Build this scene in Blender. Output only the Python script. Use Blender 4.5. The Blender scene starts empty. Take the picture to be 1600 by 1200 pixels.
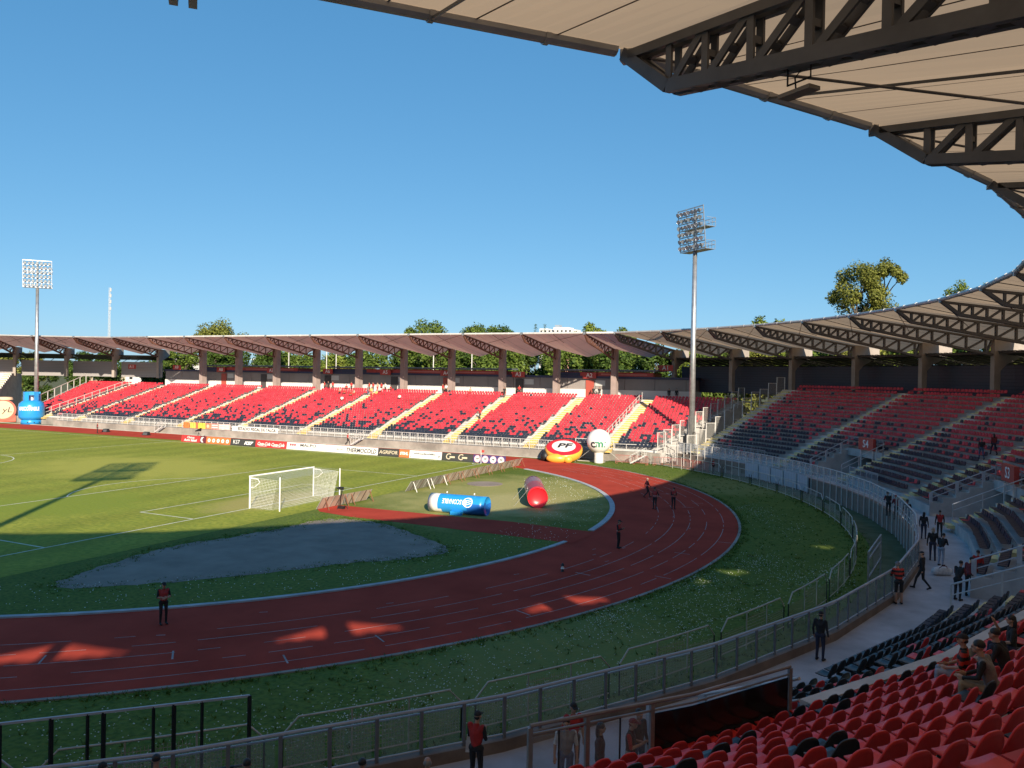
import bpy, math, random
import numpy as np
from math import sin, cos, tan, pi, radians as RD, sqrt, atan2, degrees as DG, hypot
from mathutils import Vector, Matrix
random.seed(7); rng = np.random.default_rng(7)
scn = bpy.context.scene; COL = scn.collection

# ------------------------------------------------------------ camera, world, sun, exposure
CAM = Vector((45.0645602, -50.2215675, 10.5733470)); YAW = 2.02377120; PITCH = -0.00940738; ROLL = 0.01716657; FPX = 1242.23
def cam_axes():
    cy, sy, cp, sp = cos(YAW), sin(YAW), cos(PITCH), sin(PITCH)
    f = Vector((cp*cy, cp*sy, sp)); r = Vector((sy, -cy, 0)); u = r.cross(f)
    c, s = cos(ROLL), sin(ROLL)
    return f, c*r+s*u, -s*r+c*u
CF, CR, CU = cam_axes()
cd = bpy.data.cameras.new('camera'); cam = bpy.data.objects.new('camera', cd); COL.objects.link(cam)
m = Matrix.Identity(4)
for i in range(3):
    m[i][0] = CR[i]; m[i][1] = CU[i]; m[i][2] = -CF[i]; m[i][3] = CAM[i]
cam.matrix_world = m
cd.sensor_width = 36; cd.lens = FPX/1600*36; cd.clip_start = .1; cd.clip_end = 6000
scn.camera = cam
SUN_EL = RD(21.6); SDX, SDY = .623, -.782            # the sun stands in this compass direction
w = bpy.data.worlds.new('World'); scn.world = w; w.use_nodes = True
nt = w.node_tree; nt.nodes.clear()
sky = nt.nodes.new('ShaderNodeTexSky'); sky.sky_type = 'NISHITA'; sky.sun_disc = False
sky.sun_elevation = SUN_EL; sky.sun_rotation = atan2(SDX, SDY); sky.altitude = 100
sky.air_density = .7; sky.dust_density = .5; sky.ozone_density = 4
bg = nt.nodes.new('ShaderNodeBackground'); bg.inputs[1].default_value = .097
wo = nt.nodes.new('ShaderNodeOutputWorld'); 
sep = nt.nodes.new('ShaderNodeSeparateColor'); com = nt.nodes.new('ShaderNodeCombineColor'); nt.links.new(sky.outputs[0], sep.inputs[0])
for ch, (g_, k_) in enumerate(((.853, .414), (.588, .457), (.476, .514))):      # clear late-afternoon blue
    pw = nt.nodes.new('ShaderNodeMath'); pw.operation = 'POWER'; pw.inputs[1].default_value = g_
    ml_ = nt.nodes.new('ShaderNodeMath'); ml_.operation = 'MULTIPLY'; ml_.inputs[1].default_value = k_*10**(1-g_)
    nt.links.new(sep.outputs[ch], pw.inputs[0]); nt.links.new(pw.outputs[0], ml_.inputs[0]); nt.links.new(ml_.outputs[0], com.inputs[ch])
nt.links.new(com.outputs[0], bg.inputs[0]); nt.links.new(bg.outputs[0], wo.inputs[0])
sl = bpy.data.lights.new('sun', 'SUN'); sl.energy = 4.6; sl.angle = RD(.53); sl.color = (1, .86, .68)
so = bpy.data.objects.new('sun', sl); COL.objects.link(so)
so.rotation_euler = Vector((-SDX*cos(SUN_EL), -SDY*cos(SUN_EL), -sin(SUN_EL))).to_track_quat('-Z', 'Y').to_euler()
scn.view_settings.view_transform = 'Standard'; scn.view_settings.look = 'None'
scn.view_settings.exposure = 1.0; scn.view_settings.gamma = 1
scn.cycles.max_bounces = 7; scn.cycles.transparent_max_bounces = 24
scn.cycles.use_denoising = True

def pixel_ray(x, y):
    return CF + CR*((x-800)/FPX) - CU*((y-600)/FPX)
def on_z(x, y, z=0.):
    d = pixel_ray(x, y); return CAM + d*((z-CAM.z)/d.z)
def on_y(x, Y, y=580.):
    d = pixel_ray(x, y); return CAM + d*((Y-CAM.y)/d.y)
def in_view(p, mg=.25):
    d = Vector(p)-CAM; z = d.dot(CF)
    if z < .5: return d.length < 6
    return abs(d.dot(CR)/z)*FPX < 800*(1+mg) and abs(d.dot(CU)/z)*FPX < 600*(1+mg)

# ------------------------------------------------------------ materials
MATS = {}
def mat(name, col, rough=.6, metal=0., var=0., scale=4., bump=0., spec=.5, col2=None, coord='Object', detail=4., trans=0.):
    if name in MATS: return MATS[name]
    m = bpy.data.materials.new(name); m.use_nodes = True; t = m.node_tree; N = t.nodes; L = t.links
    b = N['Principled BSDF']; b.inputs['Roughness'].default_value = rough; b.inputs['Metallic'].default_value = metal
    b.inputs['Specular IOR Level'].default_value = spec
    c = (*col, 1); b.inputs['Base Color'].default_value = c
    if var or bump or col2:
        tc = N.new('ShaderNodeTexCoord'); no = N.new('ShaderNodeTexNoise')
        no.inputs['Scale'].default_value = scale; no.inputs['Detail'].default_value = detail; no.inputs['Roughness'].default_value = .62
        L.new(tc.outputs[coord], no.inputs['Vector'])
        if var or col2:
            r = N.new('ShaderNodeValToRGB'); e = r.color_ramp.elements
            e[0].position = .32; e[1].position = .7
            e[0].color = (*[max(0, v*(1-var)) for v in col], 1); e[1].color = (*(col2 or [min(1, v*(1+var)) for v in col]), 1)
            L.new(no.outputs[0], r.inputs[0]); L.new(r.outputs[0], b.inputs['Base Color'])
        if bump:
            bn = N.new('ShaderNodeBump'); bn.inputs['Strength'].default_value = bump; bn.inputs['Distance'].default_value = .05
            L.new(no.outputs[0], bn.inputs['Height']); L.new(bn.outputs[0], b.inputs['Normal'])
    MATS[name] = m; return m
def nodes(name):
    m = bpy.data.materials.new(name); m.use_nodes = True; MATS[name] = m
    return m, m.node_tree.nodes, m.node_tree.links, m.node_tree.nodes['Principled BSDF']
def grass_mat(name, ca, cb, cc, stripe=0., fine=9.):
    m, N, L, b = nodes(name); b.inputs['Roughness'].default_value = .85; b.inputs['Specular IOR Level'].default_value = .15
    tc = N.new('ShaderNodeTexCoord')
    def noise(s, d=5.):
        n = N.new('ShaderNodeTexNoise'); n.inputs['Scale'].default_value = s; n.inputs['Detail'].default_value = d
        L.new(tc.outputs['Object'], n.inputs['Vector']); return n
    n1, n2, n3 = noise(.13), noise(.9, 7.), noise(fine, 8.)
    r = N.new('ShaderNodeValToRGB'); e = r.color_ramp.elements; e[0].position = .3; e[1].position = .72
    e[0].color = (*ca, 1); e[1].color = (*cb, 1)
    a = N.new('ShaderNodeMath'); a.operation = 'MULTIPLY_ADD'; a.inputs[1].default_value = .55; L.new(n1.outputs[0], a.inputs[0])
    a2 = N.new('ShaderNodeMath'); a2.operation = 'MULTIPLY'; a2.inputs[1].default_value = .45; L.new(n2.outputs[0], a2.inputs[0]); L.new(a2.outputs[0], a.inputs[2])
    L.new(a.outputs[0], r.inputs[0])
    mx = N.new('ShaderNodeMix'); mx.data_type = 'RGBA'; L.new(r.outputs[0], mx.inputs[6]); mx.inputs[7].default_value = (*cc, 1)
    q = N.new('ShaderNodeValToRGB'); q.color_ramp.elements[0].position = .42; q.color_ramp.elements[1].position = .68; q.color_ramp.elements[1].color = (.8, .8, .8, 1)
    L.new(n3.outputs[0], q.inputs[0]); L.new(q.outputs[0], mx.inputs[0])
    out = mx.outputs[2]
    if stripe:
        w_ = N.new('ShaderNodeTexWave'); w_.wave_type = 'BANDS'; w_.bands_direction = 'X'; w_.inputs['Scale'].default_value = .058; w_.inputs['Distortion'].default_value = .6
        L.new(tc.outputs['Object'], w_.inputs['Vector'])
        mm = N.new('ShaderNodeMapRange'); mm.inputs[3].default_value = 1-stripe; mm.inputs[4].default_value = 1+stripe*.6; L.new(w_.outputs[1], mm.inputs[0])
        vm = N.new('ShaderNodeVectorMath'); vm.operation = 'SCALE'; L.new(out, vm.inputs[0]); L.new(mm.outputs[0], vm.inputs[3]); out = vm.outputs[0]
    L.new(out, b.inputs['Base Color'])
    bn = N.new('ShaderNodeBump'); bn.inputs['Strength'].default_value = .7; bn.inputs['Distance'].default_value = .08
    L.new(n3.outputs[0], bn.inputs['Height']); L.new(bn.outputs[0], b.inputs['Normal'])
    return m
def glass_mat(name, tint, alpha, rough=.08):
    m, N, L, b = nodes(name); b.inputs['Base Color'].default_value = (*tint, 1); b.inputs['Roughness'].default_value = rough
    b.inputs['Alpha'].default_value = alpha; return m
def mesh_mat(name, col, scale, thin):
    """wire mesh / netting: a real sheet with square holes"""
    m, N, L, b = nodes(name); b.inputs['Base Color'].default_value = (*col, 1); b.inputs['Roughness'].default_value = .6
    tc = N.new('ShaderNodeTexCoord'); sp = N.new('ShaderNodeSeparateXYZ'); L.new(tc.outputs['UV'], sp.inputs[0])
    outs = []
    for k in (0, 1):
        a = N.new('ShaderNodeMath'); a.operation = 'MULTIPLY'; a.inputs[1].default_value = scale; L.new(sp.outputs[k], a.inputs[0])
        f = N.new('ShaderNodeMath'); f.operation = 'FRACT'; L.new(a.outputs[0], f.inputs[0])
        g = N.new('ShaderNodeMath'); g.operation = 'LESS_THAN'; g.inputs[1].default_value = thin; L.new(f.outputs[0], g.inputs[0]); outs.append(g)
    mx = N.new('ShaderNodeMath'); mx.operation = 'MAXIMUM'; L.new(outs[0].outputs[0], mx.inputs[0]); L.new(outs[1].outputs[0], mx.inputs[1])
    L.new(mx.outputs[0], b.inputs['Alpha']); return m
def membrane_mat(name, col, tcol, tw):
    m, N, L, b = nodes(name); b.inputs['Roughness'].default_value = .7; b.inputs['Specular IOR Level'].default_value = .2
    tc = N.new('ShaderNodeTexCoord'); n = N.new('ShaderNodeTexNoise'); n.inputs['Scale'].default_value = .25; n.inputs['Detail'].default_value = 5
    L.new(tc.outputs['Object'], n.inputs['Vector'])
    r = N.new('ShaderNodeValToRGB'); r.color_ramp.elements[0].position = .35; r.color_ramp.elements[1].position = .7
    r.color_ramp.elements[0].color = (*[v*.86 for v in col], 1); r.color_ramp.elements[1].color = (*[min(1, v*1.1) for v in col], 1)
    L.new(n.outputs[0], r.inputs[0]); L.new(r.outputs[0], b.inputs['Base Color'])
    t = N.new('ShaderNodeBsdfTranslucent'); t.inputs[0].default_value = (*tcol, 1)
    mx = N.new('ShaderNodeMixShader'); mx.inputs[0].default_value = tw
    L.new(b.outputs[0], mx.inputs[1]); L.new(t.outputs[0], mx.inputs[2]); L.new(mx.outputs[0], N['Material Output'].inputs[0]); return m
def corrugated(name, col, period, depth=.35, axis=2):
    m, N, L, b = nodes(name); b.inputs['Roughness'].default_value = .55
    tc = N.new('ShaderNodeTexCoord'); sp = N.new('ShaderNodeSeparateXYZ'); L.new(tc.outputs['Object'], sp.inputs[0])
    a = N.new('ShaderNodeMath'); a.operation = 'MULTIPLY'; a.inputs[1].default_value = 1/period; L.new(sp.outputs[axis], a.inputs[0])
    f = N.new('ShaderNodeMath'); f.operation = 'FRACT'; L.new(a.outputs[0], f.inputs[0])
    r = N.new('ShaderNodeValToRGB'); r.color_ramp.elements[0].position = .0; r.color_ramp.elements[1].position = .22
    r.color_ramp.elements[0].color = (*[v*(1-depth) for v in col], 1); r.color_ramp.elements[1].color = (*col, 1)
    L.new(f.outputs[0], r.inputs[0]); L.new(r.outputs[0], b.inputs['Base Color'])
    bn = N.new('ShaderNodeBump'); bn.inputs['Strength'].default_value = .8; bn.inputs['Distance'].default_value = .03
    L.new(f.outputs[0], bn.inputs['Height']); L.new(bn.outputs[0], b.inputs['Normal']); return m
def leaf_mat(name, col, col2):
    m, N, L, b = nodes(name); b.inputs['Roughness'].default_value = .6; b.inputs['Specular IOR Level'].default_value = .25
    g = N.new('ShaderNodeNewGeometry'); r = N.new('ShaderNodeValToRGB')
    r.color_ramp.elements[0].color = (*col, 1); r.color_ramp.elements[1].color = (*col2, 1)
    L.new(g.outputs['Random Per Island'], r.inputs[0]); L.new(r.outputs[0], b.inputs['Base Color'])
    t = N.new('ShaderNodeBsdfTranslucent'); L.new(r.outputs[0], t.inputs[0])
    mx = N.new('ShaderNodeMixShader'); mx.inputs[0].default_value = .25
    L.new(b.outputs[0], mx.inputs[1]); L.new(t.outputs[0], mx.inputs[2]); L.new(mx.outputs[0], N['Material Output'].inputs[0]); return m

CONC = mat('concrete', (.40, .39, .38), .85, var=.22, scale=.8, bump=.25, detail=8)
CONC_D = mat('tunnel_shade_concrete', (.20, .19, .18), .85, var=.2, scale=.7, bump=.2, detail=8)  # concrete darkened to carry the shade inside the gangways
STAIN = mat('weathered_concrete', (.27, .245, .215), .9, var=.38, scale=.35, bump=.3, detail=9)
TREAD = mat('pale_concrete', (.50, .49, .47), .85, var=.18, scale=.9, bump=.2, detail=8)
YEL = mat('yellow_paint', (.62, .44, .13), .7, var=.2, scale=2.5)
YELS = mat('faded_yellow_paint', (.66, .55, .26), .75, var=.25, scale=2)
RED = mat('red_seat_plastic', (.50, .036, .055), .5, var=.16, scale=.7, spec=.35)
BLK = mat('black_seat_plastic', (.020, .027, .046), .5, var=.25, scale=2, spec=.22)
RED_N = mat('red_shell_plastic', (.66, .034, .036), .40, var=.16, scale=3.5, bump=.03, spec=.5)
BLK_N = mat('black_shell_plastic', (.016, .017, .020), .36, var=.25, scale=4, bump=.03, spec=.5)
STEEL = mat('galvanised_steel', (.42, .43, .44), .42, .75, var=.2, scale=1.6)
STEELP = mat('pale_painted_steel', (.55, .54, .52), .5, .1, var=.12, scale=2)
TRUSS = mat('dark_painted_steel', (.10, .097, .10), .5, .15, var=.25, scale=1.2)
TRUSS_A = mat('brown_painted_steel', (.13, .062, .045), .6, .1, var=.2, scale=1.2)
TUBE = mat('grey_roof_tube', (.40, .40, .40), .45, .3, var=.15, scale=1)
DARK = mat('black_steel', (.022, .023, .025), .5, .3, var=.2, scale=2)
WHITE = mat('white_paint', (.78, .78, .76), .5, var=.05, scale=2)
LINE = mat('white_line_paint', (.62, .64, .56), .8, var=.25, scale=1.2)
LANE = mat('worn_lane_paint', (.33, .25, .24), .8, var=.4, scale=1.3)
NAVY = corrugated('navy_louvre', (.045, .050, .075), .36, .6)
GREYP = mat('grey_wall_panel', (.25, .225, .215), .7, var=.1, scale=.5)
NAVYB = mat('navy_band', (.03, .035, .085), .5, var=.1)
REDB = mat('red_band', (.42, .05, .04), .5, var=.12)
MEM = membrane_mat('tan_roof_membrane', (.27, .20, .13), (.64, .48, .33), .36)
MEM_A = membrane_mat('bounce_pink_membrane', (.50, .33, .27), (.80, .52, .42), .30)  # light bounced off the red seats is put into this pink
TRACK = mat('red_running_track', (.40, .058, .038), .95, spec=.04, var=.16, scale=.35, bump=.15, detail=10)
PITCH = grass_mat('pitch_turf', (.195, .235, .028), (.335, .335, .050), (.14, .19, .024), .10, 3.)
GRASS = grass_mat('rough_grass', (.085, .135, .018), (.16, .20, .035), (.045, .085, .012), 0., 5.)
DRY = grass_mat('dry_grass', (.26, .27, .075), (.38, .35, .13), (.17, .20, .04), 0., 5.)
INFIELD = grass_mat('infield_grass', (.085, .135, .018), (.16, .20, .035), (.045, .085, .012), 0., 5.)
def dry_patch(m, cx, cy, rx, ry, col):
    N, L = m.node_tree.nodes, m.node_tree.links; b = N['Principled BSDF']; src = b.inputs['Base Color'].links[0].from_socket
    tc = N.new('ShaderNodeTexCoord'); mp = N.new('ShaderNodeMapping'); mp.vector_type = 'POINT'
    mp.inputs['Location'].default_value = (-cx/rx, -cy/ry, 0); mp.inputs['Scale'].default_value = (1/rx, 1/ry, 1); L.new(tc.outputs['Object'], mp.inputs['Vector'])
    ln = N.new('ShaderNodeVectorMath'); ln.operation = 'LENGTH'; L.new(mp.outputs[0], ln.inputs[0])
    no = N.new('ShaderNodeTexNoise'); no.inputs['Scale'].default_value = .45; no.inputs['Detail'].default_value = 9; L.new(tc.outputs['Object'], no.inputs['Vector'])
    ad = N.new('ShaderNodeMath'); ad.operation = 'MULTIPLY_ADD'; ad.inputs[1].default_value = 1.1; L.new(no.outputs[0], ad.inputs[0]); L.new(ln.outputs['Value'], ad.inputs[2])
    r = N.new('ShaderNodeMapRange'); r.inputs[1].default_value = 1.75; r.inputs[2].default_value = 1.15; L.new(ad.outputs[0], r.inputs[0])
    mx = N.new('ShaderNodeMix'); mx.data_type = 'RGBA'; L.new(r.outputs[0], mx.inputs[0]); L.new(src, mx.inputs[6]); mx.inputs[7].default_value = (*col, 1)
    L.new(mx.outputs[2], b.inputs['Base Color'])
dry_patch(PITCH, -1.5, 0, 3.0, 6.5, (.33, .30, .09)); dry_patch(PITCH, -30, 10, 14, 10, (.33, .33, .06)); dry_patch(PITCH, -14, -10, 7, 7, (.20, .25, .03)); dry_patch(GRASS, 30, 31, 7, 7, (.20, .21, .06)); dry_patch(GRASS, 33, -22, 5, 7, (.16, .19, .05))
dry_patch(INFIELD, 14, 13, 10.5, 14.5, (.30, .29, .10)); dry_patch(INFIELD, 16, 9, 5, 6, (.38, .35, .15))
SAND = mat('grey_sand', (.245, .20, .165), .95, var=.2, scale=.5, bump=.3, detail=10)
SOIL = grass_mat('outer_soil', (.10, .11, .05), (.16, .15, .08), (.07, .08, .03), 0., 1.)
SILVER = mat('silver_rail', (.44, .46, .50), .4, .15, var=.12, scale=2)
GLASS = glass_mat('clear_panel', (.35, .45, .50), .16, .06)
GLASS_D = glass_mat('dark_panel', (.016, .014, .014), .93, .16)  # dark, nearly opaque panel
GLASS_B = glass_mat('reflection_tint_panel', (.36, .42, .50), .34, .2)  # pale blue-grey reflections on the fence panels put into the tint
NET = mesh_mat('white_net', (.8, .8, .77), 1/.12, .11)
WIRE = mesh_mat('wire_mesh', (.40, .40, .38), 1/.10, .14)
SKIN = mat('skin', (.42, .235, .16), .55, var=.08, scale=9)
HAIR = mat('dark_hair', (.014, .011, .010), .5, var=.3, scale=30)

def tint_each(m, amount, island=True):
    N, L = m.node_tree.nodes, m.node_tree.links; b = N['Principled BSDF']; src = b.inputs['Base Color'].links[0].from_socket
    g = N.new('ShaderNodeNewGeometry') if island else N.new('ShaderNodeObjectInfo'); so_ = g.outputs['Random Per Island' if island else 'Random']
    r = N.new('ShaderNodeMapRange'); r.inputs[3].default_value = 1-amount; r.inputs[4].default_value = 1+amount*.7; L.new(so_, r.inputs[0])
    v = N.new('ShaderNodeVectorMath'); v.operation = 'SCALE'; L.new(src, v.inputs[0]); L.new(r.outputs[0], v.inputs[3]); L.new(v.outputs[0], b.inputs['Base Color'])
for m_ in (RED, BLK): tint_each(m_, .22)
for m_ in (RED_N, BLK_N): tint_each(m_, .14, False)
# ------------------------------------------------------------ mesh builder
class MB:
    def __init__(s): s.v = []; s.f = []; s.mi = []; s.cur = 0; s.uv = {}
    def add(s, vs, fs, mi=None):
        o = len(s.v); s.v.extend([tuple(v) for v in vs]); k = s.cur if mi is None else mi
        for f in fs: s.f.append(tuple(i+o for i in f)); s.mi.append(k)
        return s
    def hexa(s, p, mi=None):      # 8 points: bottom 4 ccw, top 4 ccw
        return s.add(p, [(3,2,1,0),(4,5,6,7),(0,1,5,4),(1,2,6,5),(2,3,7,6),(3,0,4,7)], mi)
    def box(s, x0, x1, y0, y1, z0, z1, mi=None):
        return s.hexa([(x0,y0,z0),(x1,y0,z0),(x1,y1,z0),(x0,y1,z0),(x0,y0,z1),(x1,y0,z1),(x1,y1,z1),(x0,y1,z1)], mi)
    def bar(s, p, q, w, h=None, mi=None, up=(0,0,1)):
        p = Vector(p); q = Vector(q); d = q-p
        if d.length < 1e-6: return s
        d.normalize(); u = Vector(up)
        if abs(d.dot(u)) > .98: u = Vector((1,0,0)) if abs(d.x) < .9 else Vector((0,1,0))
        a = d.cross(u).normalized(); b = a.cross(d); h = w if h is None else h
        a *= w/2; b *= h/2
        return s.hexa([p-a-b, q-a-b, q+a-b, p+a-b, p-a+b, q-a+b, q+a+b, p+a+b], mi)
    def tube(s, pts, r, n=8, mi=None, caps=True):
        pts = [Vector(p) for p in pts]; rs = r if isinstance(r, (list, tuple)) else [r]*len(pts)
        rings = []
        for i, p in enumerate(pts):
            d = (pts[min(i+1, len(pts)-1)]-pts[max(i-1, 0)]).normalized()
            u = Vector((0,0,1)) if abs(d.z) < .95 else Vector((1,0,0))
            a = d.cross(u).normalized(); b = a.cross(d)
            rings.append([p+(a*cos(2*pi*k/n)+b*sin(2*pi*k/n))*rs[i] for k in range(n)])
        vs = [v for r_ in rings for v in r_]; fs = []
        for i in range(len(pts)-1):
            for k in range(n):
                fs.append((i*n+k, i*n+(k+1) % n, (i+1)*n+(k+1) % n, (i+1)*n+k))
        if caps: fs.append(tuple(range(n))[::-1]); fs.append(tuple((len(pts)-1)*n+k for k in range(n)))
        return s.add(vs, fs, mi)
    def prism(s, poly, ext, mi=None):     # planar polygon of 3d points + extrusion vector
        n = len(poly); e = Vector(ext); vs = [Vector(p) for p in poly]; vs = vs+[v+e for v in vs]
        fs = [tuple(range(n))[::-1], tuple(range(n, 2*n))]+[(i, (i+1) % n, n+(i+1) % n, n+i) for i in range(n)]
        return s.add(vs, fs, mi)
    def lathe(s, prof, n=24, c=(0,0,0), mi=None):
        vs = [(c[0]+r*cos(2*pi*k/n), c[1]+r*sin(2*pi*k/n), c[2]+z) for r, z in prof for k in range(n)]
        fs = [(i*n+k, i*n+(k+1) % n, (i+1)*n+(k+1) % n, (i+1)*n+k) for i in range(len(prof)-1) for k in range(n)]
        return s.add(vs, fs, mi)
    def ball(s, c, r, n=10, k=6, mi=None):
        rx, ry, rz = r if isinstance(r, (tuple, list)) else (r, r, r); c = Vector(c)
        vs = [c+Vector((0,0,-rz))]
        for i in range(1, k):
            t = -pi/2+pi*i/k
            vs += [c+Vector((rx*cos(t)*cos(2*pi*j/n), ry*cos(t)*sin(2*pi*j/n), rz*sin(t))) for j in range(n)]
        vs.append(c+Vector((0,0,rz))); L_ = len(vs)-1; fs = []
        for j in range(n):
            fs.append((0, 1+(j+1) % n, 1+j)); b_ = 1+(k-2)*n; fs.append((b_+j, b_+(j+1) % n, L_))
        for i in range(k-2):
            for j in range(n):
                a = 1+i*n; fs.append((a+j, a+(j+1) % n, a+n+(j+1) % n, a+n+j))
        return s.add(vs, fs, mi)
    def build(s, name, mats, parent=None, smooth=False, origin=None, uvf=None, world=False):
        me = bpy.data.meshes.new(name)
        v = s.v
        if world and parent is not None:
            q = parent.location; v = [(a[0]-q[0], a[1]-q[1], a[2]-q[2]) for a in v]
        if origin is not None: v = [(a[0]-origin[0], a[1]-origin[1], a[2]-origin[2]) for a in v]
        me.from_pydata(v, [], s.f)
        ml = mats if isinstance(mats, (list, tuple)) else [mats]
        for k in ml: me.materials.append(k)
        if len(ml) > 1: me.polygons.foreach_set('material_index', s.mi)
        if smooth: me.polygons.foreach_set('use_smooth', [True]*len(s.f))
        if uvf:
            ul = me.uv_layers.new(name='UVMap')
            for l in me.loops: ul.data[l.index].uv = uvf(Vector(v[l.vertex_index]))
        me.update()
        o = bpy.data.objects.new(name, me); COL.objects.link(o)
        if parent is not None: o.parent = parent
        if origin is not None: o.location = origin
        return o
def tag(o, label=None, cat=None, group=None, kind=None):
    if label: o['label'] = label
    if cat: o['category'] = cat
    if group: o['group'] = group
    if kind: o['kind'] = kind
    return o
def thing(name, label, cat, loc=(0,0,0), rz=0, group=None):
    o = bpy.data.objects.new(name, None); COL.objects.link(o); o.location = loc; o.rotation_euler = (0,0,rz); o.empty_display_size = .3
    return tag(o, label, cat, group)
def dup(root, loc, rz, label=None, group=None):
    r = root.copy(); COL.objects.link(r); r.location = loc; r.rotation_euler = (0,0,rz)
    if label: r['label'] = label
    if group: r['group'] = group
    for ch in list(root.children):
        c = ch.copy(); COL.objects.link(c); c.parent = r
        for g in ch.children:
            d = g.copy(); COL.objects.link(d); d.parent = c
    return r
def text_part(name, txt, size, loc, rot, m, parent=None, sx=1., shear=0., ext=.006, align='CENTER', bold=0.):
    cu = bpy.data.curves.new(name, 'FONT'); cu.body = txt; cu.size = size; cu.extrude = ext; cu.shear = shear; cu.offset = bold
    cu.align_x = align; cu.align_y = 'CENTER'; cu.resolution_u = 2
    t = bpy.data.objects.new(name, cu); COL.objects.link(t)
    bpy.context.view_layer.update()
    me = bpy.data.meshes.new_from_object(t.evaluated_get(bpy.context.evaluated_depsgraph_get()))
    bpy.data.objects.remove(t); me.name = name
    me.materials.clear(); me.materials.append(m)
    o = bpy.data.objects.new(name, me); COL.objects.link(o)
    o.location = loc; o.rotation_euler = rot; o.scale = (sx, 1, 1)
    if parent is not None: o.parent = parent
    return o

# ------------------------------------------------------------ the setting: ground, turf, track
def structure(o): o['kind'] = 'structure'; return o
def sheet(name, pts, z, m, n_tri=False):
    b = MB(); b.add([(x, y, z) for x, y in pts], [tuple(range(len(pts)))]); return structure(b.build(name, m))
TC = (-10.3, 0.); TC2 = (-94.7, 0.)
def arc(c, R, a0, a1, n):
    return [(c[0]+R*cos(RD(a0+(a1-a0)*i/n)), c[1]+R*sin(RD(a0+(a1-a0)*i/n))) for i in range(n+1)]
sheet('ground', [(-3000,-3000),(3000,-3000),(3000,3000),(-3000,3000)], -.03, SOIL)
sheet('outer_grass', arc(TC, 54.2, -95, 66, 90)+[(12, 45),(-94, 45)]+arc(TC2, 54, 120, 265, 60), 0, GRASS)
def track_out(n=60):
    p = []
    for i in range(n+1):
        a = -95+(90+95)*i/n; R = 46.0-1.6*max(0, (a-62)/28)
        p.append((TC[0]+R*cos(RD(a)), TC[1]+R*sin(RD(a))))
    return p
sheet('running_track', track_out()+[(-94.7, 44.4)]+arc(TC2, 44.6, 91, 265, 40), .004, TRACK)
infield = arc(TC, 36.5, -90, 90, 80)+[(-94.7, 36.5)]+arc(TC2, 36.5, 91, 269, 40)
sheet('infield_grass', infield, .008, INFIELD)
sheet('pitch', [(4.6,-37),(4.6,36),(-110,36),(-110,-37)][::1], .012, PITCH)
def smooth_poly(P, n=6):
    out = []; k = len(P)
    for i in range(k):
        p0, p1, p2, p3 = [Vector((*P[(i+j-1) % k], 0)) for j in range(4)]
        for t in range(n):
            t /= n; q = .5*((2*p1)+(p2-p0)*t+(2*p0-5*p1+4*p2-p3)*t*t+(3*p1-p0-3*p2+p3)*t**3); out.append((q.x, q.y))
    return out
random.seed(5)
bd = smooth_poly([(8.6,-25.4),(6.6,-20.5),(6.0,-16.2),(7.0,-12),(7.7,-8.2),(7.7,-4.9),(9.2,-3.6),(12.2,-3.7),(16.2,-5.6),(20.6,-8.6),(20.2,-11.4),(17.6,-14.6),(13.6,-20.6)], 10)
sheet('sand_bed', [(x+random.uniform(-.18,.18), y+random.uniform(-.18,.18)) for x, y in bd], .016, SAND)
sheet('jump_runway', [(4.2,-.9),(5.5,-2.1),(9,-2.7),(14.2,-2.7),(20,-2.85),(26.55,-3.0),(26.75,1.2),(20,1.75),(12,1.3),(5,1.1)], .018, TRACK)
# kerb of the bend
b = MB()
for a0, a1 in ((-90,-4.4),(2.4,62)):
    n = int((a1-a0)/1.5)
    for i in range(n):
        q = [a0+(a1-a0)*i/n, a0+(a1-a0)*(i+1)/n]
        ww = .42 if a0 > 0 else .30
        pp = [(TC[0]+R*cos(RD(a)), TC[1]+R*sin(RD(a))) for R, a in ((36.25,q[0]),(36.25+ww,q[0]),(36.25+ww,q[1]),(36.25,q[1]))]
        b.hexa([(x,y,.0) for x,y in pp]+[(x,y,.075) for x,y in pp])
structure(b.build('track_kerb', mat('pale_kerb', (.40,.42,.44), .8, var=.2, scale=1)))
b = MB()
for i in range(100):
    a = [-95+160*i/100, -95+160*(i+1)/100]
    pp = [(TC[0]+R*cos(RD(t)), TC[1]+R*sin(RD(t))) for R, t in ((45.95,a[0]),(46.13,a[0]),(46.13,a[1]),(45.95,a[1]))]
    b.hexa([(x,y,.0) for x,y in pp]+[(x,y,.05) for x,y in pp])
structure(b.build('track_outer_kerb', STAIN))
# painted lines
b = MB(); LZ = .0165
def line(p, q, wd=.12, z=LZ):
    d = Vector((q[0]-p[0], q[1]-p[1])); d.normalize(); n = Vector((-d.y, d.x))*wd/2
    b.add([(p[0]-n.x,p[1]-n.y,z),(q[0]-n.x,q[1]-n.y,z),(q[0]+n.x,q[1]+n.y,z),(p[0]+n.x,p[1]+n.y,z)], [(0,1,2,3)])
def arcline(c, R, a0, a1, wd=.12, z=LZ, n=48):
    for i in range(n):
        t0 = RD(a0+(a1-a0)*i/n); t1 = RD(a0+(a1-a0)*(i+1)/n)
        b.add([(c[0]+r*cos(t), c[1]+r*sin(t), z) for r, t in ((R-wd/2,t0),(R+wd/2,t0),(R+wd/2,t1),(R-wd/2,t1))], [(0,1,2,3)])
HW = 34.19
line((0,-HW),(0,HW)); line((0,HW),(-105,HW)); line((0,-HW),(-105,-HW)); line((-105,-HW),(-105,HW)); line((-52.5,-HW),(-52.5,HW))
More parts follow.
